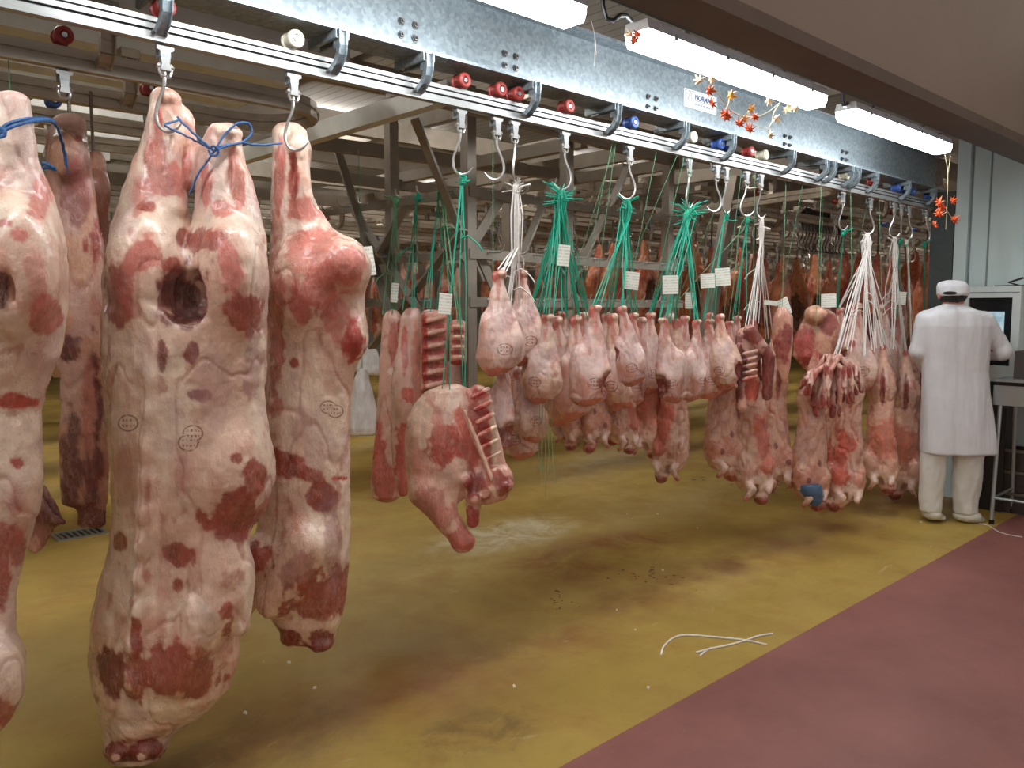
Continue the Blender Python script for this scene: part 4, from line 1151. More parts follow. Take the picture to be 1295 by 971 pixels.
# ---------------------------------------------------------------- lamb variants (metres, hung from the origin)
def lamb_leg_mesh(i):
    rg = random.Random(40 + i); s = SDF()
    w = (1.0, 0.9, 1.08, 0.95, 1.04)[i]; a = (0.012, -0.010, 0.020, -0.016, 0.004)[i]
    q = lambda: rg.uniform(0.92, 1.08)
    s.loft([(0.0, -0.012, 0.012), (-0.02, -0.022, 0.022), (-0.06, -0.024, 0.027), (-0.10, -0.034 * q(), 0.037 * q()), (-0.15, -0.048 * w * q() + a * 0.4, 0.052 * w * q() + a * 0.4), (-0.20, -0.062 * w * q() + a * 0.7, 0.066 * w * q() + a * 0.7), (-0.26, -0.078 * w * q() + a, 0.082 * w * q() + a), (-0.32, -0.090 * w + a, 0.092 * w + a), (-0.37, -0.094 * w * q() + a, 0.090 * w * q() + a), (-0.41, -0.084 + a, 0.066), (-0.44, -0.058 + a, 0.026), (-0.455, -0.04, -0.01)], 0.62, 0.02)
    s.ell((0.012, 0, -0.010), (0.020, 0.022, 0.016), 0.01); s.ell((-0.014, 0.004, -0.024), (0.013, 0.018, 0.024), 0.008)
    s.ell((-0.03 + a, -0.030, -0.29), (0.045, 0.036, 0.11), 0.03, 'u', 0.2); s.ell((0.04 + a, -0.028, -0.33), (0.04, 0.04, 0.08), 0.03, 'u', -0.25)
    if i in (2, 3): s.ell((0.085 + a, -0.04, -0.35), (0.035, 0.06, 0.06), 0.012, 's', 0.3)
    if i in (1, 4): s.ell((-0.085 + a, -0.035, -0.26), (0.026, 0.04, 0.04), 0.010, 's', -0.4)
    if i == 2: s.cone((0.03, -0.03, -0.40), (0.07, -0.02, -0.43), 0.022, 0.012, 0.02)
    pts = [(-0.01, -0.02, 0.016, 0.03, (186, 84, 70)), (0.016, -0.008, 0.012, 0.012, (230, 198, 178)), (0.002, -0.08, 0.010, 0.05, (192, 116, 104), 0, 0.7), (-0.03, -0.16, 0.014, 0.06, (186, 132, 128), 0.3, 0.6), (0.035, -0.21, 0.02, 0.06, (192, 158, 160), -0.3, 0.6), (-0.01, -0.435, 0.08, 0.022, (196, 110, 88), 0.2, 0.8), (-0.05, -0.36, 0.035, 0.05, (206, 142, 120), 0, 0.6), (0.0, -0.25, 0.05, 0.09, (228, 206, 200), 0, 0.45)]
    if i in (2, 3): pts.append((0.085 + a, -0.35, 0.04, 0.06, (140, 56, 48), 0.3))
    if i in (1, 4): pts.append((-0.085 + a, -0.26, 0.026, 0.04, (124, 46, 40), -0.4))
    st = (0.02 - 0.03 * (i % 3) + a, -0.33 - 0.012 * (i % 2))
    return meat_mesh('lamb_haunch', s, 0.0055, None, fat=((226, 196, 182), (218, 186, 178), (224, 190, 168), (222, 194, 184), (228, 196, 176))[i], pink=(208, 148, 130), patches=pts, stamps=(st,), stamp_r=0.032, seed=100 + i * 7, disp=0.0065, streak=0.003, scale=1.5, spots=0.4)


def lamb_mesh(i):
    s = SDF()
    s.loft([(0.0, -0.015, 0.015), (-0.04, -0.024, 0.024), (-0.10, -0.03, 0.03), (-0.17, -0.05, 0.055), (-0.25, -0.085, 0.08), (-0.31, -0.092, 0.085), (-0.40, -0.075, 0.072), (-0.52, -0.082, 0.082), (-0.66, -0.098, 0.1), (-0.78, -0.108, 0.108), (-0.86, -0.1, 0.1), (-0.92, -0.07, 0.07), (-0.94, -0.03, 0.03)], 0.85, 0.02)
    s.cone((0.02, -0.03, -0.88), (0.05 if i != 1 else -0.05, -0.03, -0.965), 0.05, 0.042, 0.02); s.ell((0.06 if i != 1 else -0.06, -0.05, -0.975), (0.02, 0.025, 0.016), 0.008); s.ell((0.035 if i != 1 else -0.035, -0.02, -0.985), (0.018, 0.02, 0.014), 0.008)
    s.cone((-0.085, -0.04, -0.82), (-0.03, -0.115, -0.90), 0.030, 0.020, 0.015); s.cone((-0.03, -0.115, -0.90), (-0.06, -0.10, -0.955), 0.020, 0.015, 0.01); s.cone((0.09, -0.03, -0.82), (0.06, -0.10, -0.92), 0.028, 0.017, 0.015)
    s.ell((0, -0.085, -0.30), (0.012, 0.04, 0.10), 0.02, 's')
    s.ell((-0.05, -0.06, -0.80), (0.05, 0.05, 0.09), 0.02, 'u', 0.4); s.ell((0.055, -0.05, -0.81), (0.045, 0.05, 0.08), 0.02, 'u', -0.4); s.ell((0.0, -0.06, -0.91), (0.02, 0.04, 0.03), 0.01, 's')
    pts = [(0.0, -0.02, 0.03, 0.04, (176, 66, 58)), (0.0, -0.3, 0.014, 0.12, (150, 70, 62)), (0.055 if i != 1 else -0.06, -0.978, 0.045, 0.022, (134, 48, 44)), (-0.06, -0.955, 0.02, 0.016, (176, 104, 92)), (0.06, -0.92, 0.02, 0.016, (186, 120, 106)), (0.0, -0.88, 0.10, 0.05, (232, 206, 192), 0, 0.7)]
    if i == 0: pts += [(0.05, -0.66, 0.055, 0.15, (192, 100, 80), 0.15)]
    if i == 1: pts += [(-0.045, -0.68, 0.06, 0.16, (196, 82, 62), -0.1)]
    if i == 2: pts += [(0.03, -0.7, 0.012, 0.02, (120, 52, 46)), (-0.04, -0.8, 0.014, 0.02, (120, 56, 50))]
    if i == 3: pts += [(0.0, -0.62, 0.09, 0.13, (206, 116, 92), 0, 0.8)]
    return meat_mesh('lamb_carcass', s, 0.007, None, fat=((226, 190, 168), (222, 180, 158), (206, 158, 134), (224, 178, 154))[i], pink=(204, 138, 118), patches=pts, stamps=((0.0, -0.82),) if i != 3 else ((0.05, -0.32),), stamp_r=0.022, seed=140 + 9 * i, disp=0.011, scale=1.4)


LEG = [lamb_leg_mesh(i) for i in range(5)]
LAMB = [lamb_mesh(i) for i in range(4)]
for me in LEG + LAMB: me.materials.append(M['meat'])


def hang(me, Hm, px, top, bot, Y, name, label, cat, group, rz=0.0, tilt=0.0, wid=1.0, flip=False):
    T = on(px, top, 1, Y); v = ray(px, bot); dep = (T - CAM) @ DH; B = CAM + v * (dep / (v @ DH))
    sc = (T[2] - B[2]) / Hm
    o = link_mesh(name, me, None, loc=tuple(T)); o.rotation_euler = (0, tilt, FR + rz)
    o.scale = ((-1 if flip else 1) * sc * wid, sc * wid, sc)
    tag(o, label, cat, group)
    return o, T


random.seed(11)
TOPS = {}
def legs(key, items, label, group, names=None):
    out = []
    for n_, it in enumerate(items):
        px, top, bot, Y, v = it[:5]; tilt = it[5] if len(it) > 5 else 0.0; fl = it[6] if len(it) > 6 else False
        lb = names[n_] if names else label
        o, T = hang(LEG[(v * 2 + n_ * 3 + len(TOPS)) % 5], 0.455, px, top, bot, Y, 'lamb_haunch', lb, 'lamb leg', group, random.uniform(-0.45, 0.45), tilt + random.uniform(-0.05, 0.05), random.uniform(0.94, 1.1), fl)
        out.append(T)
    TOPS[key] = out


legs('g', [(630, 343, 477, 2.50, 0), (659, 343, 464, 2.62, 1, -0.04)], None, 'lamb legs on white strings by the rack', ['stamped lamb leg at the front of the white-string pair', 'grey-pink lamb leg tucked behind the stamped one on white strings'])
legs('glow', [(637, 452, 575, 2.55, 1, 0.06), (666, 448, 562, 2.64, 0, -0.03, True), (655, 466, 582, 2.72, 2, -0.12)], 'stamped lamb leg hanging low under the white-string pair', 'lamb legs below the white-string pair')
legs('h1', [(693, 398, 514, 2.50, 1, 0.05), (727, 400, 532, 2.60, 0), (678, 396, 470, 2.74, 2), (711, 394, 480, 2.76, 1, 0, True)], 'pale lamb leg under the thickest green string bundle', 'lamb legs under the thickest green string bundle')
legs('h2', [(752, 386, 515, 2.49, 0, 0.02), (786, 388, 490, 2.47, 0, -0.22), (800, 396, 517, 2.60, 2), (768, 396, 500, 2.76, 1)], 'pale lamb leg under the slim green string bundle', 'lamb legs under the slim green string bundle')
legs('h3', [(839, 402, 512, 2.50, 2, -0.08, True), (853, 405, 470, 2.68, 1), (822, 396, 500, 2.74, 0), (881, 404, 508, 2.48, 0, -0.02)], 'pale lamb leg under the wide frayed green string bundle', 'lamb legs under the wide frayed green string bundle')
legs('h4', [(910, 398, 494, 2.56, 1, -0.12), (897, 396, 480, 2.72, 2), (932, 400, 490, 2.74, 0)], 'pale lamb leg under the two thin green strings by the dark rib flaps', 'lamb legs under the two thin green strings by the dark rib flaps')
legs('mid', [(664, 402, 500, 2.80, 0, 0.1), (702, 402, 540, 2.74, 3, -0.08), (738, 396, 528, 2.70, 2, 0.08), (774, 398, 520, 2.68, 1, -0.1), (812, 402, 512, 2.66, 4, 0.1), (866, 400, 500, 2.66, 0, 0.12), (896, 404, 505, 2.64, 2, -0.05), (922, 406, 500, 2.66, 3, 0.1), (846, 398, 524, 2.80, 1)], 'reddish lamb leg squeezed behind the front row of stamped legs', 'lamb legs of the second row')
legs('k2', [(1082, 384, 500, 2.64, 1), (1062, 390, 470, 2.78, 0)], 'bluish-white lamb leg wrapped in the fan of white strings', 'lamb legs on white strings by the worker')
legs('k3', [(1118, 386, 500, 2.70, 1, 0, True), (1136, 400, 520, 2.74, 0)], 'grey lamb leg under the knotted white strings', 'lamb legs under the knotted strings')


def lambs(items, label, group):
    for px, top, bot, Y, v, fl in items:
        o, T = hang(LAMB[v], 0.985, px, top, bot, Y, 'lamb_carcass', label, 'lamb', group, random.uniform(-0.4, 0.4), random.uniform(-0.03, 0.03), random.uniform(0.98, 1.1), fl)
        a_ = -o.rotation_euler[2]; dy_ = RY - T[1]; dz_ = RZ + 0.02 - T[2]; ex, ey = -dy_ * math.sin(a_), dy_ * math.cos(a_)
        c = MB().tube([(0, 0, -0.02), (ex / 2, ey / 2, dz_ / 2), (ex, ey, dz_)], 0.0016, 4).build('hanging_string', M['palegreen'], o); c.scale = tuple(1 / q_ for q_ in o.scale)


lambs([(712, 392, 560, 2.96, 2, False), (728, 400, 566, 2.84, 3, True), (750, 396, 568, 2.76, 2, True), (790, 396, 570, 2.78, 0, False), (822, 392, 576, 2.80, 3, False), (772, 392, 558, 3.02, 2, False), (850, 392, 560, 3.02, 3, True)], 'lamb carcass hanging head down behind the row of stamped legs', 'lambs behind the row of legs')
for it, lb in (((857, 402, 607, 2.64, 0, True), 'long lamb carcass with a rosy side and legs crossed at the bottom'), ((914, 408, 603, 2.72, 2, False), 'plain pale lamb carcass between the two rosy ones'),
               ((952, 402, 632, 2.60, 0, False), 'longest rosy lamb carcass below the dark rib flaps'), ((979, 420, 618, 2.80, 2, True), 'slim pale lamb carcass beside the bare floor gap'),
               ((1031, 440, 640, 2.58, 2, False), 'brownish lamb carcass with a blue bag on its foot'), ((1078, 428, 642, 2.52, 1, False), 'lamb carcass with a bright red flank and one leg kicked out'),
               ((1117, 432, 620, 2.54, 3, False), 'smooth rosy lamb carcass with a stamp on its haunch'), ((1146, 440, 628, 2.60, 3, True), 'rosy lamb carcass hanging closest to the worker'),
               ((1055, 440, 610, 2.85, 2, True), 'shaded lamb carcass behind the bunch of meat strips'), ((1160, 420, 600, 2.80, 2, False), 'shaded lamb carcass behind the one closest to the worker')):
    lambs([it], lb, 'full lamb carcasses')

# dark rib flaps of a split lamb
fr = frame_at(944, 2.49)
s = SDF(fr); s.loft([(414, 936, 950), (425, 930, 958), (450, 930, 962), (480, 934, 962), (505, 940, 958), (514, 944, 954)], 0.45, 0.015)
s.cone((934, 440, -0.02), (938, 514, -0.02), 5, 7, 0.012); s.cone((948, 418, -0.06), (972, 450, -0.04), 8, 7, 0.012); s.cone((972, 450, -0.04), (970, 500, -0.02), 8, 6, 0.012)
for k in range(5): s.cone((940, 448 + 8 * k, -0.065), (956, 444 + 8 * k, -0.07), 2.6, 2.6, 0.01)
meat('lamb_breast', s, 0.0055, fr, 'split lamb breast with dark red flaps hanging open', 'meat', fat=(214, 162, 142), patches=[(935, 470, 8, 44, (104, 34, 32)), (970, 470, 10, 40, (112, 40, 36)), (955, 425, 14, 10, (124, 44, 40)), (950, 490, 10, 14, (196, 80, 64))], seed=190)
# bunch of trimmed rib strips
bun = empty('meat_strip_bunch', tuple(on(1055, 450, 1, 2.44))); tag(bun, 'fan of trimmed red rib strips in front of the brownish lamb', 'meat'); bun.rotation_euler = (0, 0, FR)
random.seed(5); fr2 = Frame(bun.location[0], bun.location[1], bun.location[2])
for k in range(20):
    x1 = 1012 + 4.1 * k; y1 = 486 + 36 * math.sin(math.pi * (k + 1) / 21) + random.uniform(-14, 8); xm = 1053 + (x1 - 1053) * random.uniform(0.6, 0.85); ym = 466 + abs(x1 - 1053) * 0.14 + random.uniform(-5, 5)
    s = SDF(fr2); w_ = random.uniform(-0.07, 0.03); xa = 1053 + random.uniform(-10, 10); xb = (xm + x1) / 2 + random.uniform(-4, 4); yb_ = (ym + y1) / 2
    s.cone((xa, 450, w_ * 0.5), (xm, ym, w_), 2.6, 3.6, 0.008); s.cone((xm, ym, w_), (xb, yb_, w_ - 0.01), 3.8, 3.2, 0.008); s.cone((xb, yb_, w_ - 0.01), (x1, y1, w_), 3.0, 4.2 if k % 3 else 2.2, 0.008)
    s.cone((xm + 3, ym + 2, w_ - 0.012), (xb + 3, yb_, w_ - 0.02), 1.6, 1.6, 0.004)
    me = meat_mesh('rib_strip', s, 0.0055, fr2, fat=(226, 178, 160), pink=(176, 80, 72), pinkness=0.05, patches=[(x1, y1 - 5, 4, 9, (140, 42, 40)), (xm, ym + 4, 3, 9, (150, 50, 46)), (xb + 3, yb_ - 3, 2, 12, (236, 204, 188))], seed=200 + k, disp=0.006, scale=2.5)
    link_mesh('rib_strip', me, M['meat'], bun)
# red beef cut and a bony piece behind
fr = frame_at(1032, 2.85)
s = SDF(fr); s.loft([(388, 1030, 1042), (396, 1020, 1056), (412, 1012, 1062), (430, 1004, 1058), (450, 1003, 1052), (466, 1016, 1046), (474, 1030, 1040)], 0.55, 0.02); s.ell((1032, 398, -0.08), (14, 16, 12), 0.015)
meat('beef_cut', s, 0.0075, fr, 'broad red beef cut with a bone knob above the meat strips', 'meat', hung=(1036, 392, 0.0017), fat=(214, 164, 136), patches=[(1020, 436, 16, 24, (176, 66, 64)), (1048, 410, 12, 18, (150, 70, 68)), (1032, 456, 18, 12, (160, 44, 42)), (1030, 398, 12, 10, (206, 156, 128))], seed=230)
fr = frame_at(992, 2.62)
s = SDF(fr); s.loft([(388, 984, 994), (400, 978, 1002), (430, 976, 1003), (460, 982, 1000), (482, 988, 996)], 0.6, 0.02)
meat('beef_cut', s, 0.008, fr, 'small bony beef piece with a white tag beside the slim lamb', 'meat', hung=(989, 392, 0.0017), fat=(206, 150, 124), patches=[(988, 440, 12, 22, (150, 60, 54)), (996, 420, 6, 14, (120, 40, 38))], seed=236)
# blue bag on the foot of the brownish lamb
q = on(1024, 612, 1, 2.53)
fr = Frame(q[0], 2.53, 0.0)
s = SDF(fr); s.loft([(612, 1012, 1038), (622, 1012, 1040), (632, 1020, 1040), (640, 1026, 1036)], 0.8, 0.01)
V, Q = s.mesh(0.006); V = V + vnormals(V, Q) * (0.006 * fbm(V, 30, 3))[:, None]
o = link_mesh('foot_bag', np_mesh('foot_bag', V, Q), M['bluebag'], loc=tuple(fr.A), rotz=fr.rot); tag(o, 'blue plastic bag tied around the foot of the brownish lamb', 'bag')

# ---------------------------------------------------------------- beef deep in the hall
def beef_mesh(i):
    s = SDF()
    if i == 0:
        s.loft([(0, -0.03, 0.03), (-0.05, -0.06, 0.05), (-0.2, -0.06, 0.07), (-0.35, -0.13, 0.14), (-0.5, -0.2, 0.2), (-0.75, -0.2, 0.22), (-1.0, -0.16, 0.2), (-1.2, -0.12, 0.15), (-1.35, -0.06, 0.08)], 0.6, 0.03); s.ell((0.05, -0.14, -0.75), (0.09, 0.08, 0.2), 0.04, 's')
        pts = [(0.05, -0.75, 0.11, 0.24, (62, 24, 20)), (-0.1, -0.45, 0.06, 0.16, (176, 80, 50)), (0.05, -0.05, 0.05, 0.06, (206, 150, 110)), (-0.05, -1.1, 0.1, 0.14, (150, 60, 44))]
    elif i == 1:
        s.loft([(0, -0.025, 0.03), (-0.08, -0.05, 0.05), (-0.25, -0.07, 0.08), (-0.45, -0.15, 0.14), (-0.7, -0.17, 0.16), (-1.0, -0.15, 0.17), (-1.25, -0.1, 0.1), (-1.35, -0.05, 0.05)], 0.65, 0.03); s.ell((-0.06, -0.03, -0.5), (0.1, 0.12, 0.2), 0.04)
        pts = [(0.06, -0.6, 0.06, 0.3, (170, 60, 40)), (-0.06, -0.9, 0.08, 0.2, (110, 44, 34)), (0.0, -0.1, 0.04, 0.1, (190, 90, 60))]
    else:
        s.loft([(0, -0.02, 0.02), (-0.06, -0.04, 0.04), (-0.25, -0.05, 0.06), (-0.45, -0.11, 0.11), (-0.65, -0.12, 0.12), (-0.9, -0.1, 0.1), (-1.15, -0.12, 0.11), (-1.3, -0.06, 0.06)], 0.7, 0.03)
        pts = [(0.03, -0.5, 0.06, 0.2, (190, 100, 86)), (-0.03, -1.0, 0.06, 0.2, (170, 70, 60))]
    return meat_mesh('beef_quarter', s, 0.018, None, fat=((206, 138, 92), (212, 132, 88), (222, 176, 152))[i], pink=((178, 88, 54), (184, 84, 52), (196, 120, 100))[i], patches=pts, seed=260 + 5 * i, disp=0.016, streak=0.01)


BEEF = [beef_mesh(i) for i in range(3)]
for me in BEEF: me.materials.append(M['meat'])
random.seed(21)


def beef(px, top, bot, dep, v, label, group, name='beef_quarter', cat='beef', alt=0):
    T = at_depth(px, top, dep)
    cand = sorted([r_ for r_ in RB] + [(-4.0, y_) for y_ in ys if px <= 440], key=lambda r_: abs(r_[1] - T[1]))
    cand = [r_[1] for r_ in cand if on(px, top, 1, r_[1])[0] > r_[0] + 0.05 and (r_[1] not in ys or on(px, top, 1, r_[1])[0] < 1.1)]
    yr = cand[alt]
    T = on(px, top, 1, yr); v_ = ray(px, bot); B = CAM + v_ * (((T - CAM) @ DH) / (v_ @ DH)); sc = (T[2] - B[2]) / 1.35
    o = link_mesh(name, BEEF[v], None, loc=tuple(T)); o.rotation_euler = (0, 0, FR + random.uniform(-0.9, 0.9)); o.scale = (sc * random.uniform(0.9, 1.15), sc, sc); tag(o, label, cat, group)
    # its own hook and chain link up to the rail height
    m = MB(); z1 = RZ + 0.01 - T[2]
    m.tube([(0, 0, -0.03), (0, 0, z1)], 0.008, 5); m.build('hanging_hook', M['darksteel'], o).scale = (1 / o.scale[0], 1 / sc, 1 / sc)


for n_, (px, t, b, d, v) in enumerate(((758, 308, 440, 7.6, 1), (775, 306, 436, 7.9, 1), (790, 306, 432, 8.4, 1), (815, 304, 430, 7.4, 0), (838, 304, 432, 7.6, 1), (857, 308, 430, 8.2, 1), (880, 306, 430, 8.6, 0), (900, 310, 430, 8.2, 1), (935, 312, 440, 8.0, 1), (955, 316, 440, 8.6, 1))):
    beef(px, t, b, d, v, 'orange-brown beef quarter behind the green string bundles', 'beef behind the green strings', alt=n_ % 3)
for n_, (px, t, b, d, v) in enumerate(((990, 322, 452, 7.2, 1), (1008, 326, 448, 6.9, 0), (1030, 322, 450, 6.8, 0), (1050, 330, 440, 8.0, 1), (1068, 316, 470, 6.9, 1), (1088, 318, 466, 7.6, 1), (1110, 320, 470, 7.6, 1), (1130, 322, 470, 7.8, 1), (1158, 316, 480, 7.3, 1), (1172, 318, 480, 7.2, 1), (1186, 318, 476, 7.1, 1), (1196, 322, 476, 7.0, 0))):
    beef(px, t, b, d, v, 'orange-brown beef quarter between the floor gap and the dark column', 'beef behind the worker', alt=n_ % 3)
k = 0
for px in range(442, 980, 17):
    d = random.uniform(9.5, 13)
    beef(px + random.uniform(-4, 4), 391 - 0.66 * F / d, 391 + random.uniform(0.35, 0.55) * F / d, d, random.choice([2, 2, 1]), 'small pinkish carcass far back in the hall', 'carcasses far back in the hall')
for px in list(range(-10, 440, 38)):
    d = random.uniform(6.5, 9)
    beef(px, 391 - 0.62 * F / d, 391 + random.uniform(0.5, 0.85) * F / d, d, random.choice([2, 2, 0]), 'pale carcass far behind the veal carcasses', 'carcasses behind the veal')
for px in range(985, 1200, 16):
    d = random.uniform(11, 15)
    beef(px, 391 - 0.66 * F / d, 391 + random.uniform(0.3, 0.5) * F / d, d, random.choice([1, 0]), 'small dark beef quarter far back near the panel wall', 'beef far back near the wall')

# ================================================================== STRINGS, TAGS, ROPES
random.seed(8)
RACKH = []
for o in rack.children:
    if o.name.startswith('rack_hook') and o.location[2] > 2.0:
        a = o.rotation_euler[2]
        RACKH.append(np.array([rack.location[0] + o.location[0] + 0.085 * math.sin(a), rack.location[1] + o.location[1] - 0.085 * math.cos(a), o.location[2] + 0.002]))


def project(p):
    q = np.array(p) - CAM; z = q @ DV; return CX + F * (q @ RV) / z, CY - F * (q @ UV) / z


def rack_hook_near(px):
    return min(RACKH, key=lambda p: abs(project(p)[0] - px) + (0 if p[1] > 3.12 else 400))


def bundle(name, label, top, ends, n, mat, r=0.0026, neck=0.10, fray=10, group=None, spread=0.010, tails=0, fl=0.06):
    """strings from a hook gathered in a neck and fanning out to the ends"""
    top = np.array(top, float); m = MB()
    cen = np.mean([np.array(e) for e in ends], 0)
    nk = top + (cen - top) * 0.12; nk[2] = top[2] - neck
    for e in ends:
        e = np.array(e, float)
        for i in range(n):
            j = np.array([random.gauss(0, spread), random.gauss(0, spread), 0])
            ee = e + np.array([random.gauss(0, 0.022), random.gauss(0, 0.015), random.uniform(-0.03, 0.01)])
            p0 = top + j * 0.4; p1 = nk + j
            mid = p1 + (ee - p1) * 0.5 + np.array([random.gauss(0, 0.012), random.gauss(0, 0.008), 0])
            m.tube([p0, (p0 + p1) / 2 + j * 0.5, p1, mid, ee], r, 4)
    o = m.build(name, M[mat], loc=None); tag(o, label, 'string', group)
    m = MB()      # wrapped knot on the hook
    for i in range(5):
        a = np.linspace(0, 2 * math.pi, 10); rr = 0.011 + 0.002 * (i % 2); z = top[2] - 0.004 - 0.009 * i
        m.tube(np.stack([top[0] + rr * np.cos(a), top[1] + rr * np.sin(a), z + 0.004 * np.sin(a + i)], 1), r * 1.15, 4)
    m.build('knot', M[mat], o)
    if fray:
        m = MB()
        for i in range(fray):
            d = RV * random.gauss(0, 1) + DH * random.gauss(0, 0.8); d /= np.linalg.norm(d) + 1e-6
            L = random.uniform(0.5, 1.2) * fl; up = random.uniform(-0.5, 0.9) * fl
            b = top + np.array([0, 0, -0.02 - random.uniform(0, 0.03)])
            m.tube([b, b + d * L * 0.5 + np.array([0, 0, up * 0.7]), b + d * L + np.array([0, 0, up])], r, 4)
        m.build('frayed_ends', M[mat], o)
    for i in range(tails):
        s_ = nk + (cen - nk) * random.uniform(0.2, 0.8); d = RV * random.choice([-1, 1])
        MB().tube([s_, s_ + d * 0.03 + np.array([0, 0, 0.012]), s_ + d * 0.07 + np.array([0, 0, -0.02]), s_ + d * 0.09 + np.array([0, 0, -0.05])], r, 4).build('loose_end', M[mat], o)
    return o


ft = on(574, 372, 1, 2.56)
bundle('string_bundle', 'green strings from the front rail down to the forequarter', hook_tip('f'), [on(566, 488, 1, 2.58), on(584, 488, 1, 2.58)], 2, 'green', 0.003, 0.05, 4, spread=0.006, tails=1)
bundle('string_bundle', 'thick white string bundle holding the stamped pair of lamb haunches', hook_tip('g'), TOPS['g'] + [TOPS['glow'][0], TOPS['glow'][1]], 5, 'whitestring', 0.003, 0.28, 12, spread=0.012, tails=4)
bundle('string_bundle', 'thickest green string bundle with a bushy frayed top', hook_tip('h1'), TOPS['h1'] + [on(672, 405, 1, 2.7), on(744, 398, 1, 2.6)], 6, 'green', 0.003, 0.09, 26, spread=0.012, fl=0.08)
bundle('string_bundle', 'slim green string bundle knotted under a blue-wheeled hook', hook_tip('h2'), TOPS['h2'], 5, 'green', 0.003, 0.10, 12, spread=0.011)
bundle('string_bundle', 'green string bundle with wide flat frayed ends', hook_tip('h3'), TOPS['h3'], 6, 'green', 0.003, 0.07, 26, spread=0.011, fl=0.09)
for n_, (ky_, tops_) in enumerate((('h1', TOPS['mid'][:3]), ('h2', TOPS['mid'][3:5]), ('h3', TOPS['mid'][5:7]), ('h6', TOPS['mid'][7:]))):
    bundle('string_bundle', 'thin pale green strings of the second row of legs below the %s hook' % ['thick bundle', 'slim bundle', 'frayed bundle', 'leaning post'][n_], hook_tip(ky_) - np.array([0, 0, 0.004]), tops_, 1, 'palegreen', 0.0022, 0.08, 0, spread=0.006)
bundle('string_bundle', 'thin green loop of string between the frayed bundle and the leaning post', hook_tip('h5'), [on(888, 400, 1, 2.6), on(905, 400, 1, 2.6)], 2, 'green', 0.003, 0.03, 3, spread=0.008)
bundle('string_bundle', 'thin green strings hanging before the leaning post', hook_tip('h6'), [on(930, 402, 1, 2.62), on(941, 402, 1, 2.6)], 2, 'green', 0.003, 0.05, 2, spread=0.006, tails=1)
bundle('string_bundle', 'white strings fanning over the dark rib flaps', hook_tip('h7'), [on(946, 416, 1, 2.5), on(958, 410, 1, 2.6), on(972, 424, 1, 2.7)], 4, 'whitestring', 0.0032, 0.12, 3, spread=0.009, tails=2)
bundle('string_bundle', 'single green string hanging before the orange beef', hook_tip('k1'), [on(1062, 396, 1, 2.8)], 2, 'green', 0.0035, 0.04, 2, spread=0.004)
bundle('string_bundle', 'widest fan of white strings spreading over the lambs by the worker', hook_tip('k2'), TOPS['k2'] + [on(1056, 452, 1, 2.5), on(1072, 440, 1, 2.5), on(1092, 450, 1, 2.5), on(1104, 440, 1, 2.5), on(1116, 436, 1, 2.5), on(1128, 445, 1, 2.52)], 4, 'whitestring', 0.0034, 0.12, 6, spread=0.014, tails=5)
bundle('string_bundle', 'knotted white string bundle above the grey haunches', hook_tip('k3'), TOPS['k3'] + [on(1146, 442, 1, 2.58), on(1128, 440, 1, 2.56)], 4, 'whitestring', 0.0034, 0.22, 4, spread=0.012, tails=3)
bundle('string_bundle', 'short green string hanging beside the knotted white bundle', hook_tip('k4'), [on(1136, 400, 1, 2.7)], 2, 'green', 0.0035, 0.05, 3, spread=0.005)
bundle('string_bundle', 'two long pale strings hanging in front of the beef near the cap', hook_tip('k5'), [on(1150, 446, 1, 2.62), on(1158, 430, 1, 2.72)], 2, 'whitestring', 0.003, 0.05, 0, spread=0.005)
bundle('string_bundle', 'green string at the end of the rail by the column', hook_tip('k6'), [on(1168, 420, 1, 2.76)], 2, 'green', 0.0035, 0.05, 4, spread=0.006)
for (hp_, px, py, lb, mt) in ((505, 492, 395, 'green strings holding the pork loin next to the white bag', 'palegreen'), (530, 520, 393, 'green string holding the pink pork loin', 'green'), (557, 545, 394, 'green strings holding the upright rib rack', 'green'), (585, 579, 406, 'green strings holding the short rib rack', 'palegreen')):
    h_ = rack_hook_near(hp_); e_ = on(px, py, 0, 2.46)
    bundle('string_bundle', lb, h_, [e_ - RV * 0.02, e_ + RV * 0.02], 2, mt, 0.003, 0.03, 2, spread=0.005, tails=1)
m = MB(); b_ = on(690, 500, 1, 2.52)
for i in range(5):
    d = RV * 0.012 * (i - 2); m.tube([b_ + d, b_ + d * 1.3 + np.array([0, 0, -0.27]), b_ + d * (1 + i % 3) + np.array([0, 0, -0.34 - 0.06 * (i % 3)])], 0.0016, 4)
tag(m.build('loose_string', M['palegreen']), 'loose pale green string ends dangling under the haunches', 'string')

# paper tags
def paper_tag(px, py, w, h, Y, label, rot=0.0, tilt=0.0, group=None, ax=1):
    c = on(px, py, ax, Y); k_ = ((c - CAM) @ DH) / F
    w *= k_; h *= k_; m = MB(); n = 5
    for i in range(n + 1):
        x = -w / 2 + w * i / n; y = -0.006 * math.cos(math.pi * (i / n - 0.5)) * (1 if w > 0.03 else 0.5)
        for (yy, z) in ((y, h / 2), (y, -h / 2), (y + 0.0012, -h / 2), (y + 0.0012, h / 2)): m.v.append((x, yy, z))
    for i in range(n):
        for j in range(4): a = i * 4 + j; b = i * 4 + (j + 1) % 4; m.f.append((a, b, b + 4, a + 4))
    m.f.append((3, 2, 1, 0)); m.f.append(tuple(n * 4 + j for j in range(4)))
    o = m.build('paper_tag', M['tag'], loc=tuple(c)); o.rotation_euler = (0, tilt, FR + rot); tag(o, label, 'tag', group)


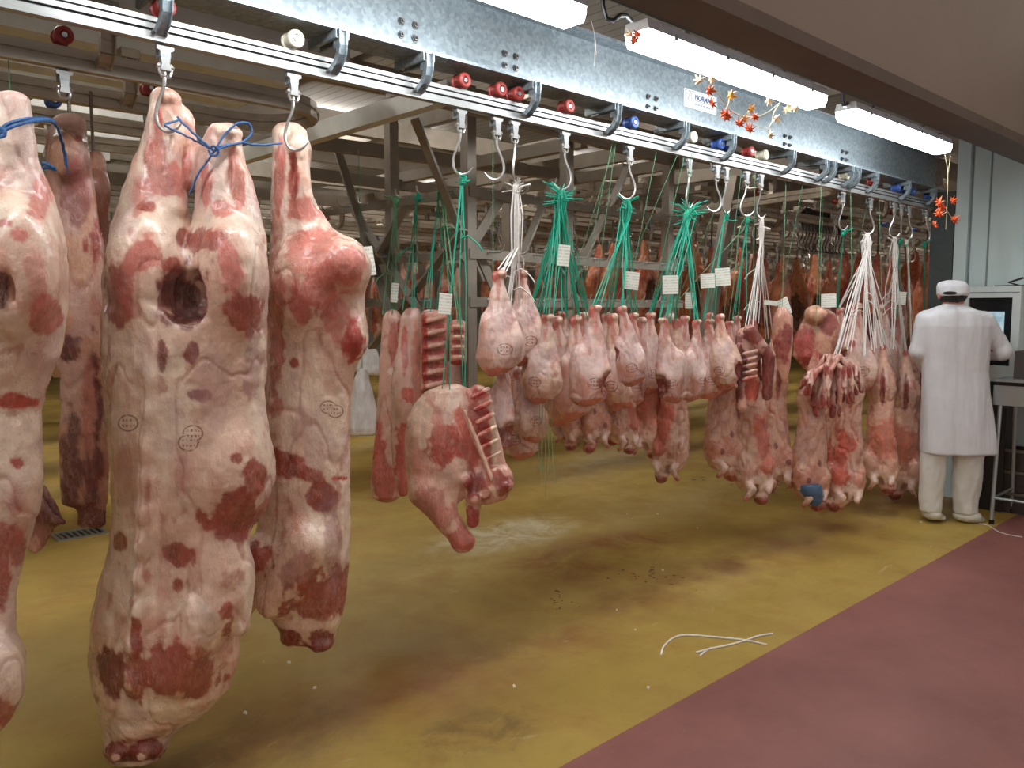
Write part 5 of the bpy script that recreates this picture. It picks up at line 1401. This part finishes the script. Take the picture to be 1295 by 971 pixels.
for a in ((459, 331, 30, 36, 2.55, 'white paper tag stuck to the haunch of the narrow veal side', 0.5, -0.15), (563, 384, 16, 26, 2.55, 'white tag on the green strings above the forequarter', 0.1, 0.1),
          (713, 323, 15, 26, 2.52, 'narrow white tag on the thickest green bundle', 0.1, 0.08), (799, 355, 19, 22, 2.50, 'white tag on the slim green bundle', 0.2, 0.1), (848, 360, 20, 23, 2.50, 'printed white tag on the frayed green bundle', 0, -0.03),
          (873, 380, 13, 20, 2.55, 'small tag low between the frayed bundle and the green loop', 0, 0), (895, 355, 18, 18, 2.56, 'printed tag on the thin green loop', 0, -0.05), (914, 350, 19, 22, 2.55, 'square white tag beside the leaning post', 0, -0.08),
          (975, 383, 17, 6, 2.58, 'folded white tag strip on the white strings over the rib flaps', 0, 0.1), (992, 388, 16, 22, 2.75, 'white tag on the small bony beef piece', 0.3, -0.4), (1048, 380, 19, 17, 2.72, 'white tag hanging on the single green string', 0, -0.03),
          (1140, 377, 12, 16, 2.62, 'white tag on the pale strings by the worker', 0, 0.05), (1066, 455, 8, 8, 2.40, 'tiny white tag on the bunch of rib strips', 0, 0.2)):
    paper_tag(*a)
paper_tag(499, 370, 9, 24, 2.44, 'narrow tag on the strings of the pale pork loin', 0, 0.1, ax=0)

# blue ropes around the hocks
def rope(name, label, paths, r=0.0036):
    m = MB(); fr_ = paths[0]
    for pth in paths:
        P = np.array([on(p[0], p[1], 1, p[2]) for p in pth]); t = np.linspace(0, 1, len(P)); tt = np.linspace(0, 1, len(P) * 5)
        Q_ = np.stack([np.interp(tt, t, P[:, i]) for i in range(3)], 1)
        for _ in range(3): Q_[1:-1] = (Q_[:-2] + 2 * Q_[1:-1] + Q_[2:]) / 4
        off = np.stack([np.cos(tt * 90), np.sin(tt * 90), np.cos(tt * 90)], 1) * r * 0.25
        m.tube(Q_ + off, r, 6)
    tag(m.build(name, M['bluerope'], smooth=True), label, 'rope')


rope('blue_rope', 'blue rope joining the hind legs of the large carcass to the narrow veal side', [
    [(226, 152, 2.60), (205, 158, 2.52), (228, 168, 2.50), (255, 182, 2.50), (271, 191, 2.48)], [(224, 148, 2.54), (244, 168, 2.50), (262, 184, 2.49), (271, 191, 2.48)],
    [(271, 191, 2.48), (285, 168, 2.47), (300, 155, 2.47), (316, 155, 2.48), (320, 168, 2.48), (308, 180, 2.48), (290, 183, 2.47), (271, 191, 2.47)], [(274, 186, 2.47), (300, 180, 2.49), (330, 184, 2.52), (356, 181, 2.54)],
    [(271, 191, 2.48), (262, 204, 2.49), (250, 220, 2.50), (240, 245, 2.52)], [(264, 188, 2.48), (270, 184, 2.465), (277, 189, 2.465), (275, 197, 2.47), (267, 197, 2.47), (264, 190, 2.48)]])
rope('blue_rope', 'blue rope tied round the hock of the carcass beside the tan side', [
    [(-6, 172, 2.50), (2, 166, 2.46), (20, 158, 2.46), (45, 152, 2.50), (66, 152, 2.66), (74, 162, 2.86), (80, 185, 2.98), (86, 218, 3.02)], [(-4, 168, 2.48), (10, 156, 2.46), (32, 150, 2.47), (60, 150, 2.62), (70, 155, 2.8)], [(-3, 160, 2.47), (6, 164, 2.455), (6, 172, 2.455), (-3, 174, 2.47)]], 0.005)
rope('blue_rope', 'short blue rope loop around the hock of the tan side', [[(50, 212, 3.02), (56, 205, 3.0), (64, 210, 2.99), (70, 213, 3.0)], [(52, 214, 3.02), (60, 212, 3.0), (72, 215, 3.0)]], 0.005)

# white plastic bags hanging behind the loins
for (rows, X, lb, sd) in (([(465, 455, 461), (475, 449, 466), (495, 442, 472), (520, 436, 476), (540, 436, 477), (550, 440, 474)], 2.5, 'clear white plastic bag of meat hanging behind the narrow veal side', 4), ([(440, 456, 476), (452, 450, 480), (466, 448, 482), (474, 452, 480)], 2.62, 'small beige plastic bag above the clear one', 9)):
    c = on(458, 391, 0, X); f_ = Frame(c[0], c[1], 0.0); s = SDF(f_); s.loft(rows, 0.8, 0.01)
    V, Q = s.mesh(0.007); V = V + vnormals(V, Q) * (0.010 * fbm(V, (30, 30, 7), sd, 3))[:, None]
    o = link_mesh('plastic_bag', np_mesh('plastic_bag', V, Q), M['bag'], loc=tuple(f_.A), rotz=f_.rot); tag(o, lb, 'bag')
    tp = f_.px(458, rows[0][0] + 1); MB().tube([(tp[0], 0, tp[1]), (tp[0], 0.0, 2.42)], 0.002, 4).build('hanging_string', M['palegreen'], o)

# ================================================================== GARLANDS, SIGN
def leaf_mesh():
    pts = []
    lob = [(90, 1.0), (60, 0.42), (42, 0.86), (22, 0.40), (0, 0.74), (-25, 0.34), (-48, 0.52), (-75, 0.22), (-90, 0.30), (-105, 0.22), (-132, 0.52), (-155, 0.34), (180, 0.74), (158, 0.40), (138, 0.86), (120, 0.42)]
    m = MB(); n = len(lob)
    for y in (-0.0006, 0.0006):
        m.v.append((0, y - 0.004, 0))
        for a, r in lob: m.v.append((0.036 * r * math.cos(math.radians(a)), y + 0.010 * (r - 0.5) ** 2 + (0.006 if r < 0.45 else 0), 0.036 * r * math.sin(math.radians(a))))
    for i in range(n):
        j = (i + 1) % n
        m.f.append((0, 1 + i, 1 + j)); m.f.append((n + 1, n + 2 + j, n + 2 + i)); m.f.append((1 + i, n + 2 + i, n + 2 + j, 1 + j))
    return m.mesh('leaf')


LEAF = {k: leaf_mesh() for k in ('leafo', 'leafy', 'leaf_lit')}
random.seed(3)


def garland(label, Y, vines, leaves, size=1.0):
    A = on(vines[0][0][0], vines[0][0][1], 1, Y); r = empty('leaf_garland', tuple(A)); tag(r, label, 'garland')
    m = MB()
    for v in vines:
        P = np.array([on(x, y, 1, Y) - A for x, y in v]); t = np.linspace(0, 1, len(P)); tt = np.linspace(0, 1, len(P) * 4)
        Q_ = np.stack([np.interp(tt, t, P[:, i]) for i in range(3)], 1)
        for _ in range(2): Q_[1:-1] = (Q_[:-2] + 2 * Q_[1:-1] + Q_[2:]) / 4
        m.tube(Q_, 0.0022, 5)
    m.build('vine', M['vine'], r, True)
    for (x, y, c) in leaves:
        p = on(x, y, 1, Y - random.uniform(0.0, 0.03)) - A
        o = link_mesh('leaf', LEAF[c], M[c], r, tuple(p)); o.rotation_euler = (random.uniform(-0.5, 0.5), random.uniform(-2.5, 2.5), FR + random.uniform(-0.5, 0.5)); s_ = random.uniform(0.85, 1.15) * size; o.scale = (s_, s_, s_)


garland('garland of orange maple leaves, some coloured as if lit, under the tube light', 2.06, [[(880, 84), (895, 102), (912, 123), (923, 140), (936, 147), (960, 148), (976, 139), (990, 126), (1000, 116)], [(923, 140), (940, 148), (954, 159), (971, 163), (977, 154), (978, 142), (988, 129)], [(924, 120), (921, 132), (918, 138)], [(974, 170), (972, 163)]],
        [(885, 102, 'leaf_lit'), (900, 99, 'leaf_lit'), (897, 114, 'leafo'), (924, 120, 'leafy'), (901, 130, 'leafo'), (920, 149, 'leafo'), (951, 139, 'leafy'), (956, 147, 'leafo'), (935, 156, 'leafo'), (948, 163, 'leafo'), (972, 127, 'leaf_lit'), (982, 149, 'leaf_lit'), (974, 170, 'leaf_lit'), (995, 136, 'leaf_lit'), (1007, 136, 'leaf_lit'), (917, 143, 'leafo'), (942, 152, 'leafy')])
garland('sprig of orange leaves, one coloured as if lit, at the end of the tube light', 2.092, [[(830, 52), (812, 40), (803, 46), (796, 50)]], [(806, 42, 'leafo'), (797, 42, 'leaf_lit'), (803, 52, 'leafo')], 0.9)
garland('short orange leaf garland hanging beside the pale panel wall', 2.14, [[(1195, 196), (1199, 215), (1198, 250), (1196, 290)], [(1202, 196), (1199, 220)], [(1197, 265), (1203, 275), (1207, 280)], [(1197, 268), (1190, 272)]], [(1188, 257, 'leafo'), (1205, 254, 'leafo'), (1187, 271, 'leafo'), (1183, 284, 'leafo'), (1207, 278, 'leafo'), (1192, 262, 'leafo')], 1.35)

a_ = on(865, 111, 1, 2.594); b_ = on(906, 111, 1, 2.594); zt, zb = on(865, 111, 1, 2.594)[2], on(865, 134, 1, 2.594)[2]; sw, shh = b_[0] - a_[0], zt - zb
sg = empty('maker_sign', (a_[0], 2.594, zb)); tag(sg, 'white maker sign reading NORMA on the galvanised beam', 'sign')
MB().box((0, -0.003, 0), (sw, 0, shh)).build('plate', M['white_paint'], sg)
m = MB()
for (x0, x1, z0, z1) in ((0.006, sw - 0.006, 0.006, 0.008), (0.006, sw - 0.006, shh - 0.008, shh - 0.006), (0.006, 0.008, 0.006, shh - 0.006), (sw - 0.008, sw - 0.006, 0.006, shh - 0.006)): m.box((x0, -0.0036, z0), (x1, -0.003, z1))
m.build('border', M['signtext'], sg)
cu = bpy.data.curves.new('lettering', 'FONT'); cu.body = 'NORMA'; cu.size = shh * 0.42; cu.extrude = 0.0006; cu.offset = 0.0008
to = bpy.data.objects.new('lettering', cu); col.objects.link(to); dg = bpy.context.evaluated_depsgraph_get(); dg.update()
me = bpy.data.meshes.new_from_object(to.evaluated_get(dg)); bpy.data.objects.remove(to)
o = link_mesh('lettering', me, M['signtext'], sg, (sw * 0.32, -0.0038, shh * 0.52)); o.rotation_euler = (math.pi / 2, 0, 0)
MB().box((sw * 0.32, -0.004, shh * 0.45), (sw * 0.92, -0.0032, shh * 0.48)).build('underline', M['signtext'], sg)
for i in range(7): MB().box((sw * (0.32 + 0.085 * i), -0.004, shh * 0.22), (sw * (0.38 + 0.085 * i), -0.0032, shh * 0.32)).build('small_print', M['signgrey'], sg)
m = MB(); a = np.linspace(0, 2 * math.pi, 18); m.tube(np.stack([sw * 0.16 + 0.018 * np.cos(a), np.full(18, -0.004), shh * 0.62 + 0.024 * np.sin(a)], 1), 0.0018, 4, False); m.tube([(sw * 0.16 - 0.007, -0.004, shh * 0.52), (sw * 0.16 - 0.007, -0.004, shh * 0.7), (sw * 0.16 + 0.006, -0.004, shh * 0.72), (sw * 0.16 + 0.006, -0.004, shh * 0.55)], 0.0014, 4)
m.build('logo', M['signgrey'], sg)
m = MB(); P0 = on(752, 43, 1, 2.515); m.tube([P0 + np.array([0, 0.02, 0.06]), P0, P0 + np.array([0.0, -0.004, -0.06]), P0 + np.array([-0.004, -0.004, -0.14])], 0.002, 4); m.tube([P0 + np.array([0, -0.004, -0.02]), P0 + np.array([0.008, -0.004, -0.09])], 0.0016, 4)
tag(m.build('loose_string', M['whitestring']), 'loose white string hanging over the top of the beam', 'string')

# ================================================================== WORKER
pf = Frame(*on(1207, 391, 1, 2.12)[:2], 0.0)
pw = empty('person', tuple(pf.A), pf.rot); tag(pw, 'person in long white coat, white trousers and cap, seen from behind at the terminal', 'person')


def solid(sdf, h, name, mat, parent, seed=0, disp=0.0, fq=12):
    V, Q = sdf.mesh(h)
    if disp: V = V + vnormals(V, Q) * (disp * fbm(V, fq, seed, 3))[:, None]
    return link_mesh(name, np_mesh(name, V, Q), M[mat], parent)


s = SDF(pf)   # body: head, neck, trunk, arms with hands, legs, one skin
s.ell((1205, 371, 0.01), (14, 16.5, 15.5), 0.01); s.ell((1206, 381, -0.0), (12, 12, 9), 0.02); s.cone((1205, 380, 0.0), (1205, 396, 0.0), 10, 11, 0.015)
s.ell((1188, 374, 0.0), (2.4, 3, 4.5), 0.004); s.ell((1221.5, 374, 0.0), (2.4, 3, 4.5), 0.004); s.cone((1207, 372, 0.095), (1207, 377, 0.115), 2, 2.6, 0.006)
s.loft([(394, 1178, 1232), (410, 1170, 1243), (450, 1174, 1240), (490, 1176, 1240), (530, 1174, 1244), (560, 1174, 1246)], 0.55, 0.03)
s.cone((1184, 550, 0.0), (1179, 605, 0.0), 11, 8, 0.02); s.cone((1179, 605, 0.0), (1177, 648, 0.0), 8, 6, 0.02); s.cone((1227, 550, 0), (1225, 605, 0.0), 11, 8, 0.02); s.cone((1225, 605, 0), (1222, 648, 0), 8, 6, 0.02)
s.cone((1172, 408, 0.0), (1162, 446, 0.03), 10, 8, 0.02); s.cone((1162, 446, 0.03), (1176, 470, 0.24), 8, 5.5, 0.015)
s.cone((1240, 408, 0.0), (1265, 446, 0.03), 10, 8, 0.02); s.cone((1265, 446, 0.02), (1249, 446, 0.15), 8, 5.5, 0.015)
for (hx, hy, hw) in ((1178, 472, 0.27), (1247, 445, 0.17)):
    s.ell((hx, hy, hw), (6.5, 9, 5), 0.008)
    for i in range(4):
        x_ = hx - 5.4 + 3.6 * i; L_ = (0.07, 0.08, 0.075, 0.06)[i]
        s.cone((x_, hy - 1, hw + 0.03), (x_, hy - 1.5, hw + 0.03 + L_ * 0.55), 1.55, 1.45, 0.003); s.cone((x_, hy - 1.5, hw + 0.03 + L_ * 0.55), (x_, hy + 2, hw + 0.03 + L_), 1.45, 1.2, 0.003)
    s.cone((hx - 5, hy + 1, hw), (hx - 9.5, hy + 3, hw + 0.05), 1.9, 1.5, 0.004)
solid(s, 0.0062, 'body', 'skin', pw)
s = SDF(pf); s.ell((1205, 371, 0.004), (16, 18.5, 16), 0.01); s.ell((1205, 371, 0.13), (16, 20, 30), 0.01, 's')
solid(s, 0.006, 'hair', 'hair', pw, 1, 0.003, 60)
s = SDF(pf); s.loft([(354.5, 1196, 1214), (357, 1189, 1220), (362, 1186.5, 1222.5), (371, 1186.5, 1224), (374, 1187, 1223)], 1.05, 0.008); s.ell((1212, 372, 0.11), (13, 14, 2.2), 0.008)
cp = solid(s, 0.005, 'cap', 'coat', pw, 3, 0.003, 25)
s = SDF(pf); s.ell((1201, 370.5, -0.108), (9, 3, 2.2), 0.004); solid(s, 0.004, 'cap_opening', 'hair', cp)
s = SDF(pf); s.loft([(384.5, 1193, 1218), (390, 1192, 1219)], 0.8, 0.01); solid(s, 0.006, 'shirt_collar', 'redcollar', pw)
s = SDF(pf)
s.loft([(385.5, 1191, 1220, 0.75), (389, 1184, 1227, 0.7), (393, 1174, 1238, 0.6), (400, 1165, 1249, 0.5), (412, 1162, 1252, 0.5), (435, 1165, 1249, 0.52), (470, 1168, 1247, 0.5), (500, 1168, 1250, 0.5), (535, 1167, 1254, 0.5), (560, 1166, 1257, 0.5), (571, 1166, 1258, 0.5), (573, 1167, 1257, 0.49)], 0.5, 0.012, n=2.6)
s.cone((1171, 404, 0.0), (1161, 444, 0.03), 12, 10.5, 0.03); s.cone((1161, 444, 0.03), (1173, 468, 0.19), 10.5, 8.5, 0.02)
s.cone((1243, 405, 0.0), (1267, 444, 0.03), 12.5, 11, 0.03); s.cone((1267, 444, 0.02), (1251, 447, 0.12), 11, 8.5, 0.02)
s.ell((1206, 580, 0.0), (34, 18, 9), 0.01, 's')
ct = solid(s, 0.0065, 'coat', 'coat', pw, 5, 0.011, (13, 13, 2.6))
s = SDF(pf); s.loft([(388, 1192, 1219, 0.85), (384, 1191, 1220, 0.85)], 0.85, 0.005); solid(s, 0.006, 'coat_collar', 'coat', ct)
s = SDF(pf)
s.loft([(540, 1168, 1205, 0.8), (575, 1165, 1197, 0.8), (605, 1164, 1194, 0.8), (630, 1163, 1191, 0.85), (646, 1163, 1190, 0.95)], 0.8, 0.02)
s.loft([(540, 1204, 1246, 0.8), (575, 1207, 1245, 0.8), (605, 1206, 1241, 0.8), (630, 1206, 1237, 0.85), (648, 1207, 1236, 0.95)], 0.8, 0.02)
solid(s, 0.0065, 'trousers', 'trouser', pw, 8, 0.012, (16, 16, 9))
for (x0, x1, yb) in ((1167, 1189, 656), (1206, 1240, 659)):
    s = SDF(pf); xm = (x0 + x1) / 2; s.ell((xm, yb - 7, 0.0), ((x1 - x0) / 2, 15, 8.0), 0.01); s.ell((xm + 4, yb - 4.5, 0.08), ((x1 - x0) / 2 - 1, 20, 5.5), 0.02); s.ell((xm, yb + 8, 0.03), (60, 60, 8.5), 0.004, 's')
    solid(s, 0.006, 'shoe', 'shoe', pw)

# ================================================================== TERMINAL AND SCALE TABLE
kx = 6.83
kk = empty('weighing_terminal', (kx, 1.80, 0)); tag(kk, 'pale weighing terminal cabinet with a lit screen by the panel wall', 'terminal')
ky0, ky1 = on(1290, 400, 0, kx)[1] - 1.80, on(1214, 400, 0, kx)[1] - 1.80
kz0, kz1 = on(1250, 482, 0, kx)[2], on(1250, 362, 0, kx)[2]
MB().box((0.05, ky0, kz0), (0.36, ky1, kz1)).build('cabinet', M['kiosk'], kk)
m = MB(); m.box((0, ky0, kz1 - 0.085), (0.05, ky1, kz1)); m.box((0, ky0, kz0), (0.05, ky0 + 0.055, kz1 - 0.085)); m.box((0, ky1 - 0.055, kz0), (0.05, ky1, kz1 - 0.085)); m.box((0, ky0 + 0.055, kz0), (0.05, ky1 - 0.055, kz0 + 0.12)); m.build('front_frame', M['kiosk'], kk)
MB().box((-0.004, ky0 + 0.01, kz1 - 0.05), (0.0, ky1 - 0.01, kz1 - 0.042)).build('trim_line', M['panelstrip'], kk)
sc_ = MB().box((0.03, ky0 + 0.055, kz0 + 0.12), (0.05, ky1 - 0.055, kz1 - 0.085)).build('bezel', M['black'], kk)
MB().box((0.027, ky0 + 0.11, kz0 + 0.24), (0.03, ky0 + 0.33, kz1 - 0.19)).build('screen', M['screen'], sc_)
MB().box((0.10, ky0 + 0.08, 0.0), (0.30, ky1 - 0.08, kz0)).build('pedestal', M['dark'], kk)
m = MB(); m.tube([(0.15, ky0 + 0.06, kz1 + 0.006), (0.12, ky0 + 0.12, kz1 + 0.03), (0.10, ky0 + 0.02, kz1 + 0.06)], 0.008, 6); m.box((0.06, ky0, kz1), (0.2, ky0 + 0.2, kz1 + 0.008)); m.build('handset_strap', M['dark'], kk)

tx = 6.52
tz1, tz0 = on(1262, 479, 0, tx)[2], on(1262, 512, 0, tx)[2]; ty = on(1257, 480, 0, tx)[1]
tb = empty('scale_table', (tx, ty, 0)); tag(tb, 'stainless scale table with round legs beside the worker', 'table')
MB().box((0, -0.75, tz0), (0.42, 0.0, tz1 - 0.045)).build('apron', M['stainless'], tb)
MB().box((-0.004, -0.755, tz1 - 0.045), (0.424, 0.004, tz1 - 0.02)).build('rubber_seal', M['black'], tb)
MB().box((-0.006, -0.757, tz1 - 0.02), (0.426, 0.006, tz1)).build('top_plate', M['stainless'], tb)
for (x, y) in ((0.035, -0.04), (0.385, -0.04), (0.035, -0.71), (0.385, -0.71)):
    lg = MB().tube([(x, y, tz0), (x + (-0.06 if x < 0.2 else 0.06), y + 0.0, 0.03)], 0.014, 10).build('leg', M['stainless'], tb, True)
    MB().lathe([(0.018, 0.0), (0.018, 0.03)], (x + (-0.06 if x < 0.2 else 0.06), y, 0), 2, 10).build('rubber_foot', M['black'], lg)
for a, b in (((-0.01, -0.04, 0.19), (0.43, -0.04, 0.19)), ((-0.01, -0.71, 0.19), (0.43, -0.71, 0.19)), ((-0.01, -0.04, 0.19), (-0.01, -0.71, 0.19))):
    MB().tube([a, b], 0.010, 8).build('stretcher', M['stainless'], tb, True)
MB().box((0.08, -0.5, tz1), (0.32, -0.1, tz1 + 0.20)).build('printer_box', M['crate'], tb)
for i, (dx, dy, w, h) in enumerate(((0.0, 0.0, 0.34, 0.16), (0.02, 0.02, 0.34, 0.16), (0.0, 0.01, 0.34, 0.16))):
    o = empty('stacked_crate', (6.95 + dx * 0.3, 1.62 + dy, 0.165 * i)); tag(o, ['dark crate at the bottom of the stack under the scale table', 'dark crate in the middle of the stack behind the table legs', 'dark crate on top of the stack behind the table legs'][i], 'crate')
    m = MB(); m.box((0, 0, 0), (w - 0.12, 0.44, 0.012)); m.box((0, 0, 0.012), (0.012, 0.44, h)); m.box((w - 0.132, 0, 0.012), (w - 0.12, 0.44, h)); m.box((0.012, 0, 0.012), (w - 0.132, 0.012, h)); m.box((0.012, 0.428, 0.012), (w - 0.132, 0.44, h)); m.build('shell', M['crate'], o)
    m = MB(); m.box((-0.008, -0.008, h - 0.022), (0.0, 0.448, h)); m.box((0.0, -0.008, h - 0.022), (w - 0.12, 0.0, h)); m.build('rim', M['darksteel'], o)

# ================================================================== FLOOR DETAILS
dr = on(100, 675, 2, 0.0); o = empty('floor_drain', (dr[0], dr[1], 0.0)); tag(o, 'rectangular metal floor drain beyond the tan veal side', 'drain')
m = MB(); m.box((-0.16, -0.12, 0.0005), (0.16, -0.095, 0.008)); m.box((-0.16, 0.095, 0.0005), (0.16, 0.12, 0.008)); m.box((-0.16, -0.095, 0.0005), (-0.135, 0.095, 0.008)); m.box((0.135, -0.095, 0.0005), (0.16, 0.095, 0.008)); m.build('frame', M['stainless'], o)
for i in range(7): MB().box((-0.125 + i * 0.037, -0.095, 0.0005), (-0.110 + i * 0.037, 0.095, 0.006)).build('grate_bar', M['stainless'], o)
MB().box((-0.135, -0.095, 0.0002), (0.135, 0.095, 0.001)).build('drain_well', M['black'], o)


def floor_cord(name, label, paths, r=0.006, mat='whitestring'):
    m = MB()
    for pth in paths:
        P = np.array([on(x, y, 2, r) for x, y in pth]); t = np.linspace(0, 1, len(P)); tt = np.linspace(0, 1, len(P) * 5); Q_ = np.stack([np.interp(tt, t, P[:, i]) for i in range(3)], 1)
        for _ in range(3): Q_[1:-1] = (Q_[:-2] + 2 * Q_[1:-1] + Q_[2:]) / 4
        m.tube(Q_, r, 6)
    tag(m.build(name, M[mat], smooth=True), label, 'cord')


floor_cord('white_cord', 'white cord lying crossed on the yellow floor near the red edge', [[(836, 828), (838, 818), (848, 808), (860, 803), (880, 803), (910, 806), (942, 809), (970, 815)], [(880, 825), (898, 820), (920, 816), (942, 810), (958, 804), (977, 801)], [(885, 829), (892, 823), (900, 819)]], 0.0045)
floor_cord('white_cord', 'thin white cord lying beside the foot of the scale table', [[(1238, 662), (1250, 664), (1262, 672), (1275, 676), (1293, 679)]], 0.003)
random.seed(6)


def blob(px, py, r, name, mat, parent=None, label=None, group=None, h=0.001, cat=None):
    c = on(px, py, 2, 0.0); m = MB(); n = 9; a0 = random.uniform(0, 6)
    rr = [r * random.uniform(0.6, 1.2) for _ in range(n)]; el = random.uniform(0.5, 1.0)
    for z, f_ in ((0.0, 1.0), (h, 0.85)):
        for i in range(n):
            a = 2 * math.pi * i / n; x, y = rr[i] * math.cos(a) * f_, rr[i] * math.sin(a) * f_ * el
            m.v.append((x * math.cos(a0) - y * math.sin(a0), x * math.sin(a0) + y * math.cos(a0), z))
    m.f = [tuple(range(n))[::-1], tuple(range(n, 2 * n))] + [(i, (i + 1) % n, n + (i + 1) % n, n + i) for i in range(n)]
    o = m.build(name, M[mat], parent, loc=(c[0], c[1], 0.0003))
    if label: tag(o, label, cat, group)


fl_o = bpy.data.objects['floor']
for _ in range(26):
    blob(random.gauss(815, 22), random.gauss(728, 6), random.uniform(0.004, 0.013), 'blood_spot', 'blood', fl_o)
for _ in range(16):
    blob(random.gauss(708, 8), random.gauss(762, 9), random.uniform(0.004, 0.011), 'blood_spot', 'blood', fl_o)
for _ in range(12):
    blob(random.uniform(860, 1000), random.gauss(606, 10), random.uniform(0.01, 0.035), 'blood_spot', 'blood', fl_o)
for (x, y) in ((793, 650), (832, 650), (882, 668), (838, 722), (780, 772), (803, 797), (820, 870), (333, 838), (398, 870), (650, 868), (1165, 660), (365, 838), (310, 902)):
    blob(x, y, random.uniform(0.006, 0.014), 'fat_scrap', 'fatscrap', None, 'small white fat scrap lying on the yellow floor', 'fat scraps on the floor', 0.006, 'scrap')
